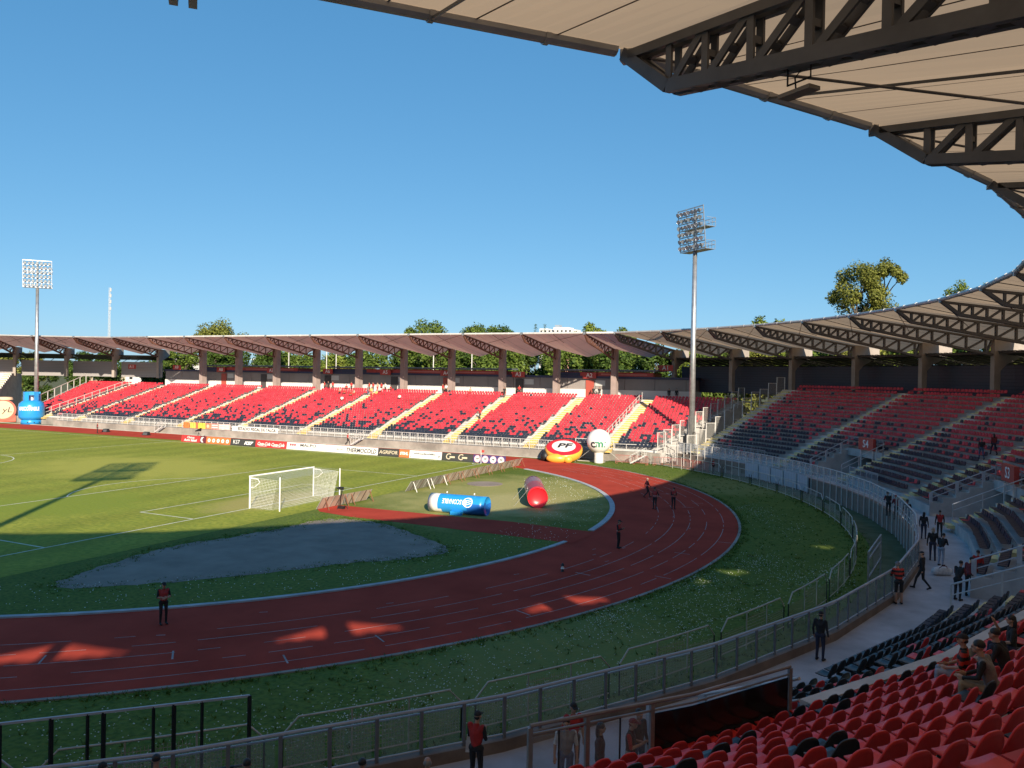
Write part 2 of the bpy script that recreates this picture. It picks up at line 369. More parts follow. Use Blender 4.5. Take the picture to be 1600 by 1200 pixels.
for s_ in (0,):
    line((0,-9.16),(-5.5,-9.16)); line((0,9.16),(-5.5,9.16)); line((-5.5,-9.16),(-5.5,9.16))
    line((0,-20.16),(-16.5,-20.16)); line((0,20.16),(-16.5,20.16)); line((-16.5,-20.16),(-16.5,20.16))
a_ = DG(math.acos(5.5/9.15)); arcline((-11,0), 9.15, 180-a_, 180+a_); arcline((-52.5,0), 9.15, 0, 360, n=90)
arcline((0,HW), 1, 180, 270, n=8)
structure(b.build('pitch_markings', LINE))
b = MB(); random.seed(11)
for k in range(1, 8):
    R = 36.5+1.2*k
    if k in (1, 2): continue
    for i in range(120):
        a0 = -70+130*i/120
        if random.random() < (.30 if k in (3,5) else .10 if k == 7 else .2): continue
        arcline(TC, R, a0, a0+130/120, .045, .0075, 2)
for R0, a in ((43.5,-33),(44.2,-38),(42.3,-43),(41.6,-49),(43.8,-24),(41,-14),(43.3,-3),(45.0,3),(44.6,-11),(42.2,21),(43.4,24),(41.8,31)):
    t = RD(a); p = (TC[0]+R0*cos(t), TC[1]+R0*sin(t)); q = (TC[0]+(R0+.95)*cos(t), TC[1]+(R0+.95)*sin(t)); line(p, q, .07, .0078)
for R0, a in ((39.5,-8),(40.2,-4),(38.8,-6),(40.9,-9.5),(39,-18),(38.4,-38),(40.2,-44),(42.6,8),(41.2,14),(39.6,-30)):
    t = RD(a); p = (TC[0]+R0*cos(t), TC[1]+R0*sin(t)); line(p, (p[0]+.35*cos(t+1.4), p[1]+.35*sin(t+1.4)), .06, .0078)
structure(b.build('lane_markings', LANE))
# white clover in the rough grass
b = MB(); random.seed(3)
CL = [(random.uniform(46.8, 53.3), random.uniform(-50, -2), random.uniform(.8, 2.6)) for _ in range(26)]+[(52,-46,3),(49,-44,2.5),(50,-38,2.5),(48.5,-30,2),(49.5,-20,2),(49,12,2.4),(48,20,1.5)]
for _ in range(4200):
    R, a, s_ = random.choice(CL); r = R+random.gauss(0, s_*.5); t = RD(a)+random.gauss(0, s_*1.2)/50
    if not 46.3 < r < 53.8: continue
    x, y = TC[0]+r*cos(t), TC[1]+r*sin(t); q = random.uniform(.010, .022); z = random.uniform(.03, .08)
    b.add([(x-q,y-q,z),(x+q,y-q,z),(x+q,y+q,z),(x-q,y+q,z),(x,y,z+q*1.4)], [(3,2,1,0),(0,1,4),(1,2,4),(2,3,4),(3,0,4)])
for _ in range(900):
    r = random.uniform(31, 36); t = RD(random.uniform(-62, 50)); x, y = TC[0]+r*cos(t), TC[1]+r*sin(t); q = random.uniform(.012, .025)
    if y < -24 and x < 4: continue
    b.add([(x-q,y-q,.05),(x+q,y-q,.05),(x+q,y+q,.05),(x-q,y+q,.05),(x,y,.05+q*1.4)], [(3,2,1,0),(0,1,4),(1,2,4),(2,3,4),(3,0,4)])
tag(b.build('clover_flowers', mat('clover_white', (.62,.66,.60), .8)), 'white clover flowers scattered through the rough grass around the track', 'flowers', kind='stuff')
# grass tufts along the outer edge, the track kerb and the sand bed
b = MB(); random.seed(8)
def tuft(x, y, h):
    for _ in range(5):
        t = random.uniform(0, 6.28); dx, dy = cos(t)*.03, sin(t)*.03; lx, ly = random.gauss(0,.07), random.gauss(0,.07)
        b.add([(x+lx-dx,y+ly-dy,0),(x+lx+dx,y+ly+dy,0),(x+lx*2.2,y+ly*2.2,h*random.uniform(.6,1.1))], [(0,1,2)])
for _ in range(2600):
    a = random.uniform(-62, 62); R = random.choice((random.gauss(46.35,.15), random.gauss(53.6,.4), random.uniform(46.4,53.6)))
    tuft(TC[0]+R*cos(RD(a)), TC[1]+R*sin(RD(a)), .12)
for x, y in bd:
    for _ in range(8): tuft(x+random.gauss(0,.5), y+random.gauss(0,.5), random.uniform(.05,.11))
tag(b.build('grass_tufts', leaf_mat('grass_blades', (.05,.10,.012), (.13,.19,.03))), 'short grass tufts along the track edge and round the sand bed', 'grass', kind='stuff')

# ------------------------------------------------------------ curved stand: ring geometry
STEP = 7.65; A0 = 34.1
class Ring:
    def __init__(s, cx, sg): s.cx = cx; s.sg = sg
    def __call__(s, R, a, z=0.):       # R at the facet corners (corners at the columns)
        k = math.floor((a-A0)/STEP+1e-9); mid = A0+(k+.5)*STEP
        r = R*cos(RD(STEP/2))/cos(RD(a-mid))
        return Vector((s.cx+s.sg*r*cos(RD(a)), r*sin(RD(a)), z))
    def head(s, a):                    # outward compass angle of the facet
        k = math.floor((a-A0)/STEP+1e-9); t = RD(A0+(k+.5)*STEP)
        return atan2(sin(t), s.sg*cos(t))
    def out(s, a):
        return Vector((s.sg*cos(RD(a)), sin(RD(a)), 0))
S = Ring(-10.3, 1); SL = Ring(-78.9, -1)
ZW = 1.12; ZR = 1.4; NR = 20; RISE = .40; TR = .85; R1 = 59.3
def rz(i): return R1+TR*i, ZR+RISE*(i+1)
AISLES = [7.6+11.5*k for k in range(-7, 4)]
VOMS = [8.35+23*k for k in (-3, -2, -1, 0, 1)]; VW = 5.3; VR = 5
def cuts(a0, a1, i):
    """azimuth pieces of [a0,a1] on row i with facet corners, minus the gangway mouths"""
    ed = [a0]+[A0+k*STEP for k in range(-20, 10) if a0 < A0+k*STEP < a1]+[a1]
    if i < VR:
        for v in VOMS:
            for e in (v, v+VW):
                if a0 < e < a1: ed.append(e)
    ed = sorted(set(ed)); out = []
    for p, q in zip(ed, ed[1:]):
        if i < VR and any(v-.001 < (p+q)/2 < v+VW for v in VOMS): continue
        if q-p > 1e-4: out.append((p+1e-6, q-1e-6))
    return out
def terrace(ring, a0, a1, parent):
    b = MB()
    for i in range(NR):
        R, z = rz(i); zp = z-RISE if i else ZW-.02
        for p, q in cuts(a0, a1, i):
            b.add([ring(R,p,zp), ring(R,q,zp), ring(R,q,z), ring(R,p,z)], [(0,1,2,3)], 1)
            b.add([ring(R,p,z), ring(R,q,z), ring(R+TR,q,z), ring(R+TR,p,z)], [(0,1,2,3)], 0)
    Rt, zt = R1+TR*NR, ZR+RISE*NR
    for p, q in cuts(a0, a1, NR):
        b.add([ring(Rt,p,zt), ring(Rt,q,zt), ring(82,q,zt), ring(82,p,zt)], [(0,1,2,3)], 0)
    for a in (a0, a1):                 # end walls
        pl = [ring(R1,a,0)]
        for i in range(NR):
            R, z = rz(i); pl += [ring(R,a,z), ring(R+TR,a,z)]
        pl += [ring(82,a,zt), ring(82,a,0)]
        b.add(pl, [tuple(range(len(pl)))], 1)
    return b.build('terrace', [CONC, TREAD], parent, world=True)
def stairs(ring, a, parent, n=NR, i0=0, w_=1.15, off=0.):
    b = MB(); t = ring.out(a); s_ = Vector((-t.y, t.x, 0))*ring.sg
    for i in range(i0, n):
        R, z = rz(i); zp = z-RISE
        c = ring(R, a)+s_*off; p = [c-t*.42-s_*w_/2, c+t*-.004-s_*w_/2, c+t*-.004+s_*w_/2, c-t*.42+s_*w_/2]
        b.hexa([(v.x,v.y,zp+.003) for v in p]+[(v.x,v.y,zp+.2) for v in p])
        q = [c-s_*w_/2, c+t*.26-s_*w_/2, c+t*.26+s_*w_/2, c+s_*w_/2]      # yellow nosing on the tread
        b.hexa([(v.x,v.y,z-.05) for v in q]+[(v.x,v.y,z+.006) for v in q])
    return b.build('stairway', YELS, parent, world=True)
AS0, AS1 = A0-14*STEP, A0+3*STEP
st = thing('curved_grandstand', 'curved concrete grandstand with red and black seats wrapping the track bend under the near roof', 'grandstand', (45,-20,0))
terrace(S, AS0, AS1, st)
for a in AISLES:
    v0 = 0
    if a < AS1-2.5: stairs(S, a, st)
stairs(S, AS1-.62, st, w_=1.25)
# walkway deck, inner parapet, mouths
b = MB()
for p, q in cuts(AS0, AS1, NR):
    if True:
        b.add([S(56.6,p,ZW), S(56.6,q,ZW), S(R1,q,ZW), S(R1,p,ZW)], [(0,1,2,3)])
for v in VOMS:
    n = cuts(v, v+VW, NR)
    for p, q in n: b.add([S(R1,p,ZW), S(R1,q,ZW), S(69,q,ZW), S(69,p,ZW)], [(0,1,2,3)])
b.build('walkway', mat('walkway_concrete', (.42,.415,.43), .85, var=.25, scale=.5, bump=.2, detail=9), st, world=True)
b = MB()
for p, q in cuts(AS0, AS1, NR):
    if p > -7.2 and q < .2 and False: continue
    lo = [S(56.42,p,-.02), S(56.42,q,-.02), S(56.72,q,-.02), S(56.72,p,-.02)]
    b.hexa(lo+[Vector((v.x,v.y,1.42)) for v in lo])
b.build('parapet', mat('brown_parapet', (.20,.155,.125), .85, var=.25, scale=1, bump=.2), st, world=True)
for v in VOMS:
    b = MB(); zr = ZR+RISE*(VR+1); Rr = R1+TR*VR
    for a, sg in ((v, -1), (v+VW, 1)):
        o_ = S.out(a); tt = Vector((-o_.y, o_.x, 0))*sg*.11
        pl = [S(R1-.02,a,ZW)]
        for i in range(VR):
            R, z = rz(i); pl += [S(R,a,z+(.28 if sg > 0 else .02)), S(R+TR,a,z+(.28 if sg > 0 else .02))]
        pl += [S(Rr,a,zr+.25), S(69,a,zr+.25), S(69,a,ZW)]
        b.prism([p_+tt*.02 for p_ in pl], tt)
    b.build('gangway_wall', CONC, st, world=True)
    b = MB()
    for p, q in cuts(v, v+VW, NR):
        lo = [S(Rr-.12,p,zr-.62), S(Rr-.12,q,zr-.62), S(Rr+.10,q,zr-.62), S(Rr+.10,p,zr-.62)]
        b.hexa(lo+[Vector((x.x,x.y,zr+.10)) for x in lo])
    b.build('gangway_lintel', CONC, st, world=True); b = MB()
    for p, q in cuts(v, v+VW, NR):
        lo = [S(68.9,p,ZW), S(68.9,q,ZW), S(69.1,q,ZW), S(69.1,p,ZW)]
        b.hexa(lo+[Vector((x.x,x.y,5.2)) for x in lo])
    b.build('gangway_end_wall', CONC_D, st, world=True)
    for a in ((v-.05, v+VW+.12) if v > -30 else (v+VW+.12,)):
        P_ = [S(R1+TR*j+.1, a, ZR+RISE*(j+1)+1.0) for j in range(VR+1)]; b = MB(); b.tube(P_, .035, 8); b.tube([q-Vector((0,0,.42)) for q in P_], .024, 6); b.build('side_rail', SILVER, st, world=True)
        for j in (0, 2, 4): MB().bar(P_[j]-Vector((0,0,1.0)), P_[j], .09 if a > v+1 else .06, .2 if a > v+1 else .06, up=S.out(a)).build('rail_post', SILVER, st, world=True)
    # glazed guard behind the gangway mouth
    b = MB(); e = [v]+[A0+k*STEP for k in range(-20,10) if v < A0+k*STEP < v+VW]+[v+VW]
    zt = 5.02
    for p, q in zip(e, e[1:]):
        b.tube([S(Rr-.02,p,zt), S(Rr-.02,q-1e-6,zt)], .035, 8); b.tube([S(Rr-.02,p,zt-.14), S(Rr-.02,q-1e-6,zt-.14)], .022, 6)
    N_ = 5; fr = [0, .18, .40, 1.0]
    for f in fr: b.bar(S(Rr-.02,v+VW*f,zr-.1), S(Rr-.02,v+VW*f,zt-.03), .08, .06, up=S.out(v+VW*f))
    rail = b.build('guard_rail', mat('guard_grey', (.24,.25,.275), .4, .15, var=.15, scale=3), st, world=True)
    if v > 0: continue
    for f0, f1 in zip(fr, fr[1:]):
        p, q = v+VW*(f0+.01), v+VW*(f1-.01); ed = [p]+[x for x in e if p < x < q]+[q]
        for p, q in zip(ed, ed[1:]):
            lo = [S(Rr-.03,p+1e-6,zr+.06), S(Rr-.03,q-1e-6,zr+.06), S(Rr-.015,q-1e-6,zr+.06), S(Rr-.015,p+1e-6,zr+.06)]
            pn = MB().hexa(lo+[Vector((x.x,x.y,zt-.2)) for x in lo]).build('guard_panel', GLASS_D if f0 >= .4 else GLASS, st, world=True)
            if f0 >= .4: pn['label'] = 'dark guard panel'
            else: MB().bar(S(Rr-.02,(p+q)/2,zr+.05), S(Rr-.02,(p+q)/2,zt-.15), .025).build('guard_mullion', DARK, st, world=True)
def board_sign(name, txt, label, c, u, wd, hg, th, size, parent_cat='sign', mb=REDB, mt=WHITE):
    """flat sign centred at c, its front to the right-hand side of u (u = reading direction)"""
    u = Vector(u).normalized(); rzr = atan2(u.y, u.x); t = thing(name, label, parent_cat, c, rzr)
    b = MB(); b.box(-wd/2, wd/2, 0, th, -hg/2, hg/2); b.build('board', mb, t)
    text_part('lettering', txt, size, (0,-.012,0), (pi/2,0,0), mt, t, bold=.008*size)
    return t
for v, txt, lab in ((31.35,'S4','red sign box with white S4 above the dark gangway mouth between two seat blocks'), (8.35,'S3','red sign box with white S3 at the right edge of the photo above a gangway')):
    a = v+VW*.42 if txt == 'S4' else v+VW*.45; c = S(R1+TR*VR-.45, a, 4.55 if txt == 'S4' else 4.7); u = Vector((-S.out(a).y, S.out(a).x, 0))*-1
    sg_ = board_sign('gangway_sign', txt, lab, c, u, 2.5, 1.15, .3, 1.05)
    
    for u in (-1.05, .95): MB().box(u,u+.1,.1,.2,-2.9,-.57).build('sign_post', STEELP, sg_)
# back wall, canopy
for k in range(-14, 5):
    a0, a1 = A0+k*STEP, A0+(k+1)*STEP
    b = MB(); e = 1e-6
    zb = 9.4 if k < 3 else 8.6
    lo = [S(79.6,a0+1e-6,zb), S(79.6,a1-1e-6,zb), S(79.75,a1-1e-6,zb), S(79.75,a0+1e-6,zb)]
    b.hexa(lo+[Vector((p.x,p.y,12.6)) for p in lo]); b.build('louvre_wall', NAVY, st, world=True)
    b = MB(); n = 26
    for j in range(n):
        p, q = a0+1e-6+(a1-a0-2e-6)*j/n, a0+1e-6+(a1-a0-2e-6)*(j+1)/n
        z0 = .05 if j % 2 else 0.
        b.hexa([S(77.4,p,13.92+z0), S(77.4,q,13.92+z0), S(85,q,12.9+z0), S(85,p,12.9+z0), S(77.4,p,13.96+z0), S(77.4,q,13.96+z0), S(85,q,12.94+z0), S(85,p,12.94+z0)])
    for j in range(7):
        p = a0+.5+(a1-a0-1)*j/6; b.bar(S(77.5,p,13.82), S(84.8,p,12.8), .08, .16)
        b.bar(S(79.5,p,12.6), S(80.6+.8*(j % 2),p+.6*(1 if j % 2 else -1),13.5), .06)
    b.bar(S(77.5,a0+.3,13.80), S(77.5,a1-.3,13.80), .12, .2); b.bar(S(84.8,a0+.1,12.78), S(84.8,a1-.1,12.78), .12, .2)
    b.build('rear_canopy', mat('dark_roof_sheet', (.05,.046,.045), .6, .2, var=.2), st, world=True)
# left-hand curved stand, only its near end is in the photograph
sl_ = thing('curved_grandstand', 'distant curved grandstand beyond the left end of the straight stand, pale red seats', 'grandstand', (-120,45,0))
ta0, ta1 = A0-1*STEP, A0+2*STEP
VOMS_, VOMS = VOMS, []
terrace(SL, ta0, ta1, sl_)
for a in (30.6, 41.0): stairs(SL, a, sl_)
stairs(SL, ta1-.62, sl_)
for k in range(-1, 5):
    a0, a1 = A0+k*STEP, A0+(k+1)*STEP
    b = MB(); zb = 9.0
    lo = [SL(79.6,a0+.45,zb), SL(79.6,a1-.3,zb), SL(79.75,a1-.3,zb), SL(79.75,a0+.45,zb)]
    b.hexa(lo+[Vector((p.x,p.y,12.4)) for p in lo]); b.build('louvre_wall', corrugated('grey_louvre', (.27,.26,.26), .36, .35), sl_, world=True)
    b = MB(); b.hexa([SL(79.2,a0+.1,13.8), SL(79.2,a1-.1,13.8), SL(85,a1-.1,12.9), SL(85,a0+.1,12.9), SL(79.2,a0+.1,13.9), SL(79.2,a1-.1,13.9), SL(85,a1-.1,13.), SL(85,a0+.1,13.)])
    for j in range(4): p = a0+.8+(a1-a0-1.6)*j/3; b.bar(SL(79.5,p,12.4), SL(81.5,p+.5,13.5), .08)
    b.build('rear_canopy', mat('dark_roof_sheet', (.05,.046,.045)), sl_, world=True)
VOMS = VOMS_

# ------------------------------------------------------------ straight stand
AY0, ATR, ARI, AN, AZ0 = 47.0, .86, .2636, 23, 1.6
AX0, AX1 = -109., 18.
def ax_end(i): return AX1+.30*i
sa = thing('straight_grandstand', 'sunlit straight grandstand of red seats with yellow stairways across the pitch', 'grandstand', (-44,45,0))
b = MB()
for i in range(AN):
    y = AY0+ATR*i; z = AZ0+ARI*i; x1 = ax_end(i); x0 = AX0-.30*i
    b.add([(x0,y,z-ARI),(x1,y,z-ARI),(x1,y,z),(x0,y,z)], [(0,1,2,3)], 1)
    b.add([(x0,y,z),(x1,y,z),(x1,y+ATR,z),(x0,y+ATR,z)], [(0,1,2,3)], 0)
    b.add([(x1,y,0),(x1+.3,y+ATR,0),(x1+.3,y+ATR,z),(x1,y,z)], [(0,1,2,3)], 0)
zt = zt_A = AZ0+ARI*(AN-1); yt = AY0+ATR*AN
b.add([(AX0-8,yt,zt),(AX1+8,yt,zt),(AX1+8,75,zt),(AX0-8,75,zt)], [(0,1,2,3)], 0)
b.build('terrace', [CONC, TREAD], sa, world=True)
A_AIS = [11.5, .7, -11.8, -24.8, -38.1, -51.2, -64.4, -78, -91, -100.7]
for x in A_AIS:
    b = MB()
    for i in range(AN):
        y = AY0+ATR*i; z = AZ0+ARI*i
        b.box(x-.75, x+.75, y-.40, y-.004, z-ARI+.003, z-ARI/2); b.box(x-.75, x+.75, y-.003, y+.46, z-.03, z+.006)
    b.box(x-.75, x+.75, AY0-.85, AY0-.401, AZ0-ARI-.25, AZ0-ARI-.05)
    b.build('stairway', YEL, sa, world=True)
b = MB(); b.box(on_y(84, 45).x, 6.5, 45.0, 46.55, -.02, 1.02); b.build('lower_wall', STAIN, sa, world=True)
b = MB(); b.box(AX0, AX1+.5, 46.55, 46.98, -.02, AZ0-ARI-.02); b.build('upper_wall', STAIN, sa, world=True)
structure(MB().box(AX0-3, 12, 44.45, 45, -.02, .06).build('gutter', mat('pale_gutter', (.45,.42,.37), .9, var=.2, scale=.6)))
def railing(name, label, pts, h, every, m, parent=None, rails=(1.,), bar_=.045, cat='railing', group=None, mesh=None, infill=0):
    """posts along pts (3d polyline) with rails at the given fractions of h"""
    P = [Vector(p) for p in pts]; t = parent or thing(name, label, cat, P[0], 0, group)
    cs = []
    for p, q in zip(P, P[1:]):
        n = max(1, round((q-p).length/every))
        cs += [p+(q-p)*k/n for k in range(n+(1 if q is P[-1] else 0))]
    if len(cs) > 100: cs = cs[:100]
    o0 = None
    for c in cs:
        if o0 is None:
            o0 = MB().bar((0,0,0), (0,0,h), bar_*1.15).build('post', m, t); o = o0
        else:
            o = o0.copy(); COL.objects.link(o)
        o.location = c-t.location
    b = MB()
    for p, q in zip(P, P[1:]):
        for f in rails: b.bar(p+Vector((0,0,h*f)), q+Vector((0,0,h*f)), bar_)
        if infill:
            n = max(2, round((q-p).length/infill))
            for k in range(1, n):
                c = p+(q-p)*k/n; b.bar(c+Vector((0,0,h*rails[-1])), c+Vector((0,0,h*rails[0])), .018)
    b.build('rail', m, t, world=True)
    return t
railing('front_railing', 'long pale steel railing along the front wall of the straight stand', [(on_y(84, 45).x,45.9,1.02),(-70,45.9,1.02),(-30,45.9,1.02),(6.4,45.9,1.02)], 1.25, 1.35, STEELP, rails=(1,.08), bar_=.06, infill=.34)
def slope_pts(x, i0, i1): return [(x, AY0+ATR*i0, AZ0+ARI*i0), (x, AY0+ATR*i1, AZ0+ARI*i1)]
railing('stair_railing', 'sloping pale railing beside the rightmost long stairway of the straight stand', slope_pts(10.35,1,22), 1.15, 1.6, STEELP, rails=(1,.55,.1), bar_=.06)
railing('stair_railing', 'sloping railing beside the stairway near the far left end of the straight stand', slope_pts(-101.8,0,22), 1.15, 1.8, STEELP, rails=(1,.4), bar_=.07)
# concourse building behind the straight stand
cb = thing('concourse_building', 'low grey concourse block with navy and red fascia behind the straight stand', 'building', (-40,72,zt))
MB().box(-97, 17, 71.0, 76, zt, 8.72).build('white_base', mat('white_render', (.62,.60,.57), .8, var=.06, scale=.3), cb, world=True)
b = MB(); x = -97
while x < 17:
    x2 = min(17, x+4.9); b.box(x+.03, x2-.03, 71.12, 75.9, 8.722, 10.5); x = x2
b.build('wall_panels', GREYP, cb, world=True)
MB().box(-97.2, 17.2, 70.9, 76.1, 10.502, 10.86).build('lower_fascia', NAVYB, cb, world=True)
segs = [(322,465),(520,781),(876,1021)]
for p0, p1 in segs:
    x0, x1 = on_y(p0, 71.).x, on_y(p1, 71.).x
    MB().box(x0, x1, 71.0, 75.9, 10.862, 11.52).build('upper_fascia', REDB, cb, world=True)
    MB().box(x0, x0+(x1-x0)*.22, 70.985, 71., 10.87, 11.45).build('fascia_stripe', NAVYB, cb, world=True)
    MB().box(x0+(x1-x0)*.45, x1-1, 70.985, 71., 11.05, 11.28).build('fascia_stripe', mat('pink_band', (.55,.17,.14), .6), cb, world=True)
    b = MB(); b.hexa([(x0-.6,70.2,11.62),(x1+.6,70.2,11.62),(x1+.6,77,11.75),(x0-.6,77,11.75),(x0-.6,70.2,11.88),(x1+.6,70.2,11.88),(x1+.6,77,12.0),(x0-.6,77,12.0)])
    b.build('roof_slab', mat('slate_roof_edge', (.10,.11,.12), .6), cb, world=True)
for px in (512, 616, 698, 812, 922, 412, 350):
    X = on_y(px, 71).x
    MB().box(X-.7, X+.7, 70.98, 71.05, zt, 10.2).build('door', mat('red_door', (.36,.07,.05), .6) if px in (698,922,350) else mat('dark_door', (.06,.055,.055), .7), cb, world=True)  # some doors red, the others nearly black
    MB().box(X+.9, X+2.6, 71.06, 71.13, 9.3, 10.2).build('notice_window', mat('pale_notice', (.5,.5,.48), .5), cb, world=True)
for px, tx in ((206,'A11'),(276,'A9'),(345,'A8'),(424,'A7'),(512,'A6'),(602,'A5'),(697,'A4'),(810,'A3'),(921,'A2'),(1040,'A1')):
    c = on_y(px, 70.5); c.z = 10.95 if px > 300 else 11.3
    if px == 1040: c = on_y(px, 72.8); c.z = 12.3
    board_sign('block_sign', tx, 'small red sign reading %s on the concourse behind the straight stand' % tx, c, (1,0,0), 2.3, .95, .12, .95)

# ------------------------------------------------------------ roofs: columns, trusses, membranes
RT, ZT, RCOL = 61.4, 17.1, 77.0
def truss_local(depth, zt, ztop_c, zbot_c, nose, n, w_, detail):
    """in local x (back), z; tip at x=0"""
    b = MB(); top = lambda x: zt-.15+(ztop_c-.1-zt+.15)*x/depth
    xb, zb = nose; bot = lambda x: zb+(zbot_c-zb)*(x-xb)/(depth-xb)
    for s_ in ((-w_/2, w_/2) if detail else (0,)):
        b.bar((.25,s_,top(.25)), (depth,s_,top(depth)), w_*.45 if detail else w_, .17)
        b.bar((xb,s_,zb), (depth,s_,bot(depth)), w_*.45 if detail else w_, .24)
        b.bar((.05,s_,zt-.1), (xb,s_,zb), w_*.45 if detail else w_, .24)
    if detail:
        for k in range(int(depth/.55)):
            x = .5+k*.55; b.bar((x,-w_/2,top(x)+.02), (x,w_/2,top(x)+.02), .06); x > xb+.3 and b.bar((x,-w_/2,bot(x)-.12), (x,w_/2,bot(x)-.12), .3, .012)
    xs = [xb]; d = .95
    while xs[-1]+d < depth-.4: xs.append(xs[-1]+d); d *= 1.11
    xs.append(depth)
    def web(p, q):
        if not detail: b.bar(p, q, w_*.7, .11); return
        for s_ in (-w_*.42, w_*.42):
            b.bar(p+Vector((0,s_,0)), q+Vector((0,s_,0)), .05, .15)
        L_ = (q-p).length; k = max(1, int(L_/.42))
        for j in range(1, k):
            c = p+(q-p)*j/k; b.bar(c-Vector((0,w_*.42,0)), c+Vector((0,w_*.42,0)), .12, .12, up=(q-p))
    for i, x in enumerate(xs[:-1]):
        web(Vector((x,0,bot(x))), Vector((x,0,top(x))))
        if i < len(xs)-1: web(Vector((x+.05,0,bot(x))), Vector((xs[i+1]-.05,0,top(xs[i+1]))))
    return b
def membrane(F0, F1, B0, B1, M, n=20, k=6):
    b = MB(); g = []
    for j in range(k+1):
        v = j/k
        for i in range(n+1):
            u = i/n; f = F0.lerp(F1, u); m_ = 1-abs(2*u-1)
            bk = B0.lerp(M, 2*u) if u < .5 else M.lerp(B1, 2*u-1)
            p = f.lerp(bk, v); p.z -= .28*sin(pi*v)*(4*u*(1-u)); g.append(p)
    fs = [(j*(n+1)+i, j*(n+1)+i+1, (j+1)*(n+1)+i+1, (j+1)*(n+1)+i) for j in range(k) for i in range(n)]
    b.add(g, fs, 0)
    for i in (n//5, 2*n//5, 3*n//5, 4*n//5):              # welded seams
        for j in range(k):
            p, q = g[j*(n+1)+i], g[(j+1)*(n+1)+i]; d = Vector((0,0,-.012)); e = (g[j*(n+1)+i+1]-p).normalized()*.022
            b.add([p+d-e, q+d-e, q+d+e, p+d+e], [(0,1,2,3)], 1)
    return b
SEAM = mat('membrane_seam', (.15,.11,.08), .7)
def make_roof(name, label, base, tips, cols, mem, tru, kind, join):
    """tips, cols: 3d nodes; consecutive bays"""
    r = thing(name, label, 'roof', base); proto = {}
    for i, (t, c) in enumerate(zip(tips, cols)):
        d = Vector((c.x-t.x, c.y-t.y, 0)); dep = d.length; hd = atan2(d.y, d.x)
        own = not (i in join)
        if own:
            key = round(dep, 1)
            if key not in proto:
                o = truss_local(dep, t.z, c.z, c.z-1.6, (1.4 if kind == 'S' else 1.2, t.z-1.15), 9, .26 if kind == 'S' else .2, kind == 'S').build('truss', tru, r); proto[key] = o
            else:
                o = proto[key].copy(); COL.objects.link(o)
            o.location = Vector((t.x, t.y, 0))-Vector((base[0], base[1], base[2])); o.rotation_euler = (0,0,hd)
            u = d.normalized(); s_ = Vector((-u.y, u.x, 0)); b = MB()
            if kind == 'S':
                w_ = .28; f = Vector((c.x, c.y, 0))
                def sec(x, z): return f+u*x-s_*w_+Vector((0,0,z))
                zc = c.z
                b.prism([sec(.05,8.9), sec(.75,8.9), sec(.75,zc-3.2), sec(1.5,zc-2.5), sec(4.2,zc-1.3), sec(4.2,zc+.02), sec(.05,zc+.02)], s_*2*w_)
            else:
                f = Vector((c.x, c.y, 0)); w_ = .42
                b.prism([f-s_*w_+u*.05+Vector((0,0,6.8)), f-s_*w_+u*1.25+Vector((0,0,6.8)), f-s_*w_+u*1.25+Vector((0,0,c.z)), f-s_*w_+u*.05+Vector((0,0,c.z))], s_*2*w_)
            b.build('column', mat('column_concrete', (.30,.265,.235), .85, var=.12, scale=.8, bump=.1) if kind == 'S' else mat('brown_column_concrete', (.30,.235,.215), .85, var=.12, scale=.8, bump=.1), r, world=True)
        if i+1 < len(tips):
            t2, c2 = tips[i+1], cols[i+1]
            M = (c+c2)/2; um = (M-(t+t2)/2); um.z = 0; um.normalize(); M = M+um*(2.6 if kind == 'S' else 1.9); M.z = (c.z+c2.z)/2-(1.05 if kind == 'S' else 1.25)
            bk = lambda c_, t_: c_+Vector((c_.x-t_.x, c_.y-t_.y, 0)).normalized()*(2.3 if kind == 'S' else .9)+Vector((0,0,.22 if kind == 'S' else 0))
            membrane(t+Vector((0,0,.02)), t2+Vector((0,0,.02)), bk(c,t), bk(c2,t2), M).build('membrane', [mem, SEAM], r, smooth=False, world=True)
            e = (t2-t).normalized()
            b = MB(); b.tube([t+e*.28, t2-e*.28], .15, 10)
            for f_ in (.22, .5, .78):
                q = t.lerp(t2, f_); b.tube([q-e*.05, q+e*.05], .18, 10)
            b.build('edge_tube', TUBE if kind == 'S' else STEELP, r, smooth=False, world=True)
            b = MB(); fm = (t+t2)/2; fb = fm.lerp(M, .3); b.bar(fm+Vector((0,0,-.12)), fb+Vector((0,0,-.30)), .04, .05); b.build('valley_strut', tru, r, world=True)
            if i > 0 or kind == 'S':
                q_ = t2.lerp(c2, .42)+Vector((0,0,-.75)); MB().tube([t+Vector((0,0,-.1)), q_], .03, 6).build('brace_rod', tru, r, world=True)
            nd = MB(); nd.tube([t-e*.05+Vector((0,0,-.05)), t+e*.27+Vector((0,0,-.05))], .10, 8); nd.box(t.x-.12, t.x+.12, t.y-.12, t.y+.12, t.z-.22, t.z+.16)
            nd.build('edge_node', STEEL, r, world=True)
    return r
ks = list(range(-15, 6))
rt_ = lambda k: RT if k > -9 else (61.3 if k == -9 else 60.85 if k == -10 else 61.55)
tipsS = [Vector((S.cx+rt_(k)*cos(RD(A0+k*STEP)), rt_(k)*sin(RD(A0+k*STEP)), ZT)) for k in ks]
colsS = [Vector((S.cx+RCOL*cos(RD(A0+k*STEP)), RCOL*sin(RD(A0+k*STEP)), 15.2)) for k in ks]
AXC = [5.07-9.81*j for j in range(10)]
tipsA = [Vector((x, 55.0, 16.9)) for x in AXC]; colsA = [Vector((x, 67.9, 15.15)) for x in AXC]
make_roof('stand_roof', 'curved tan membrane roof on dark steel trusses over the near and right-hand seats', (45,-20,0), tipsS, colsS, MEM, TRUSS, 'S', ())
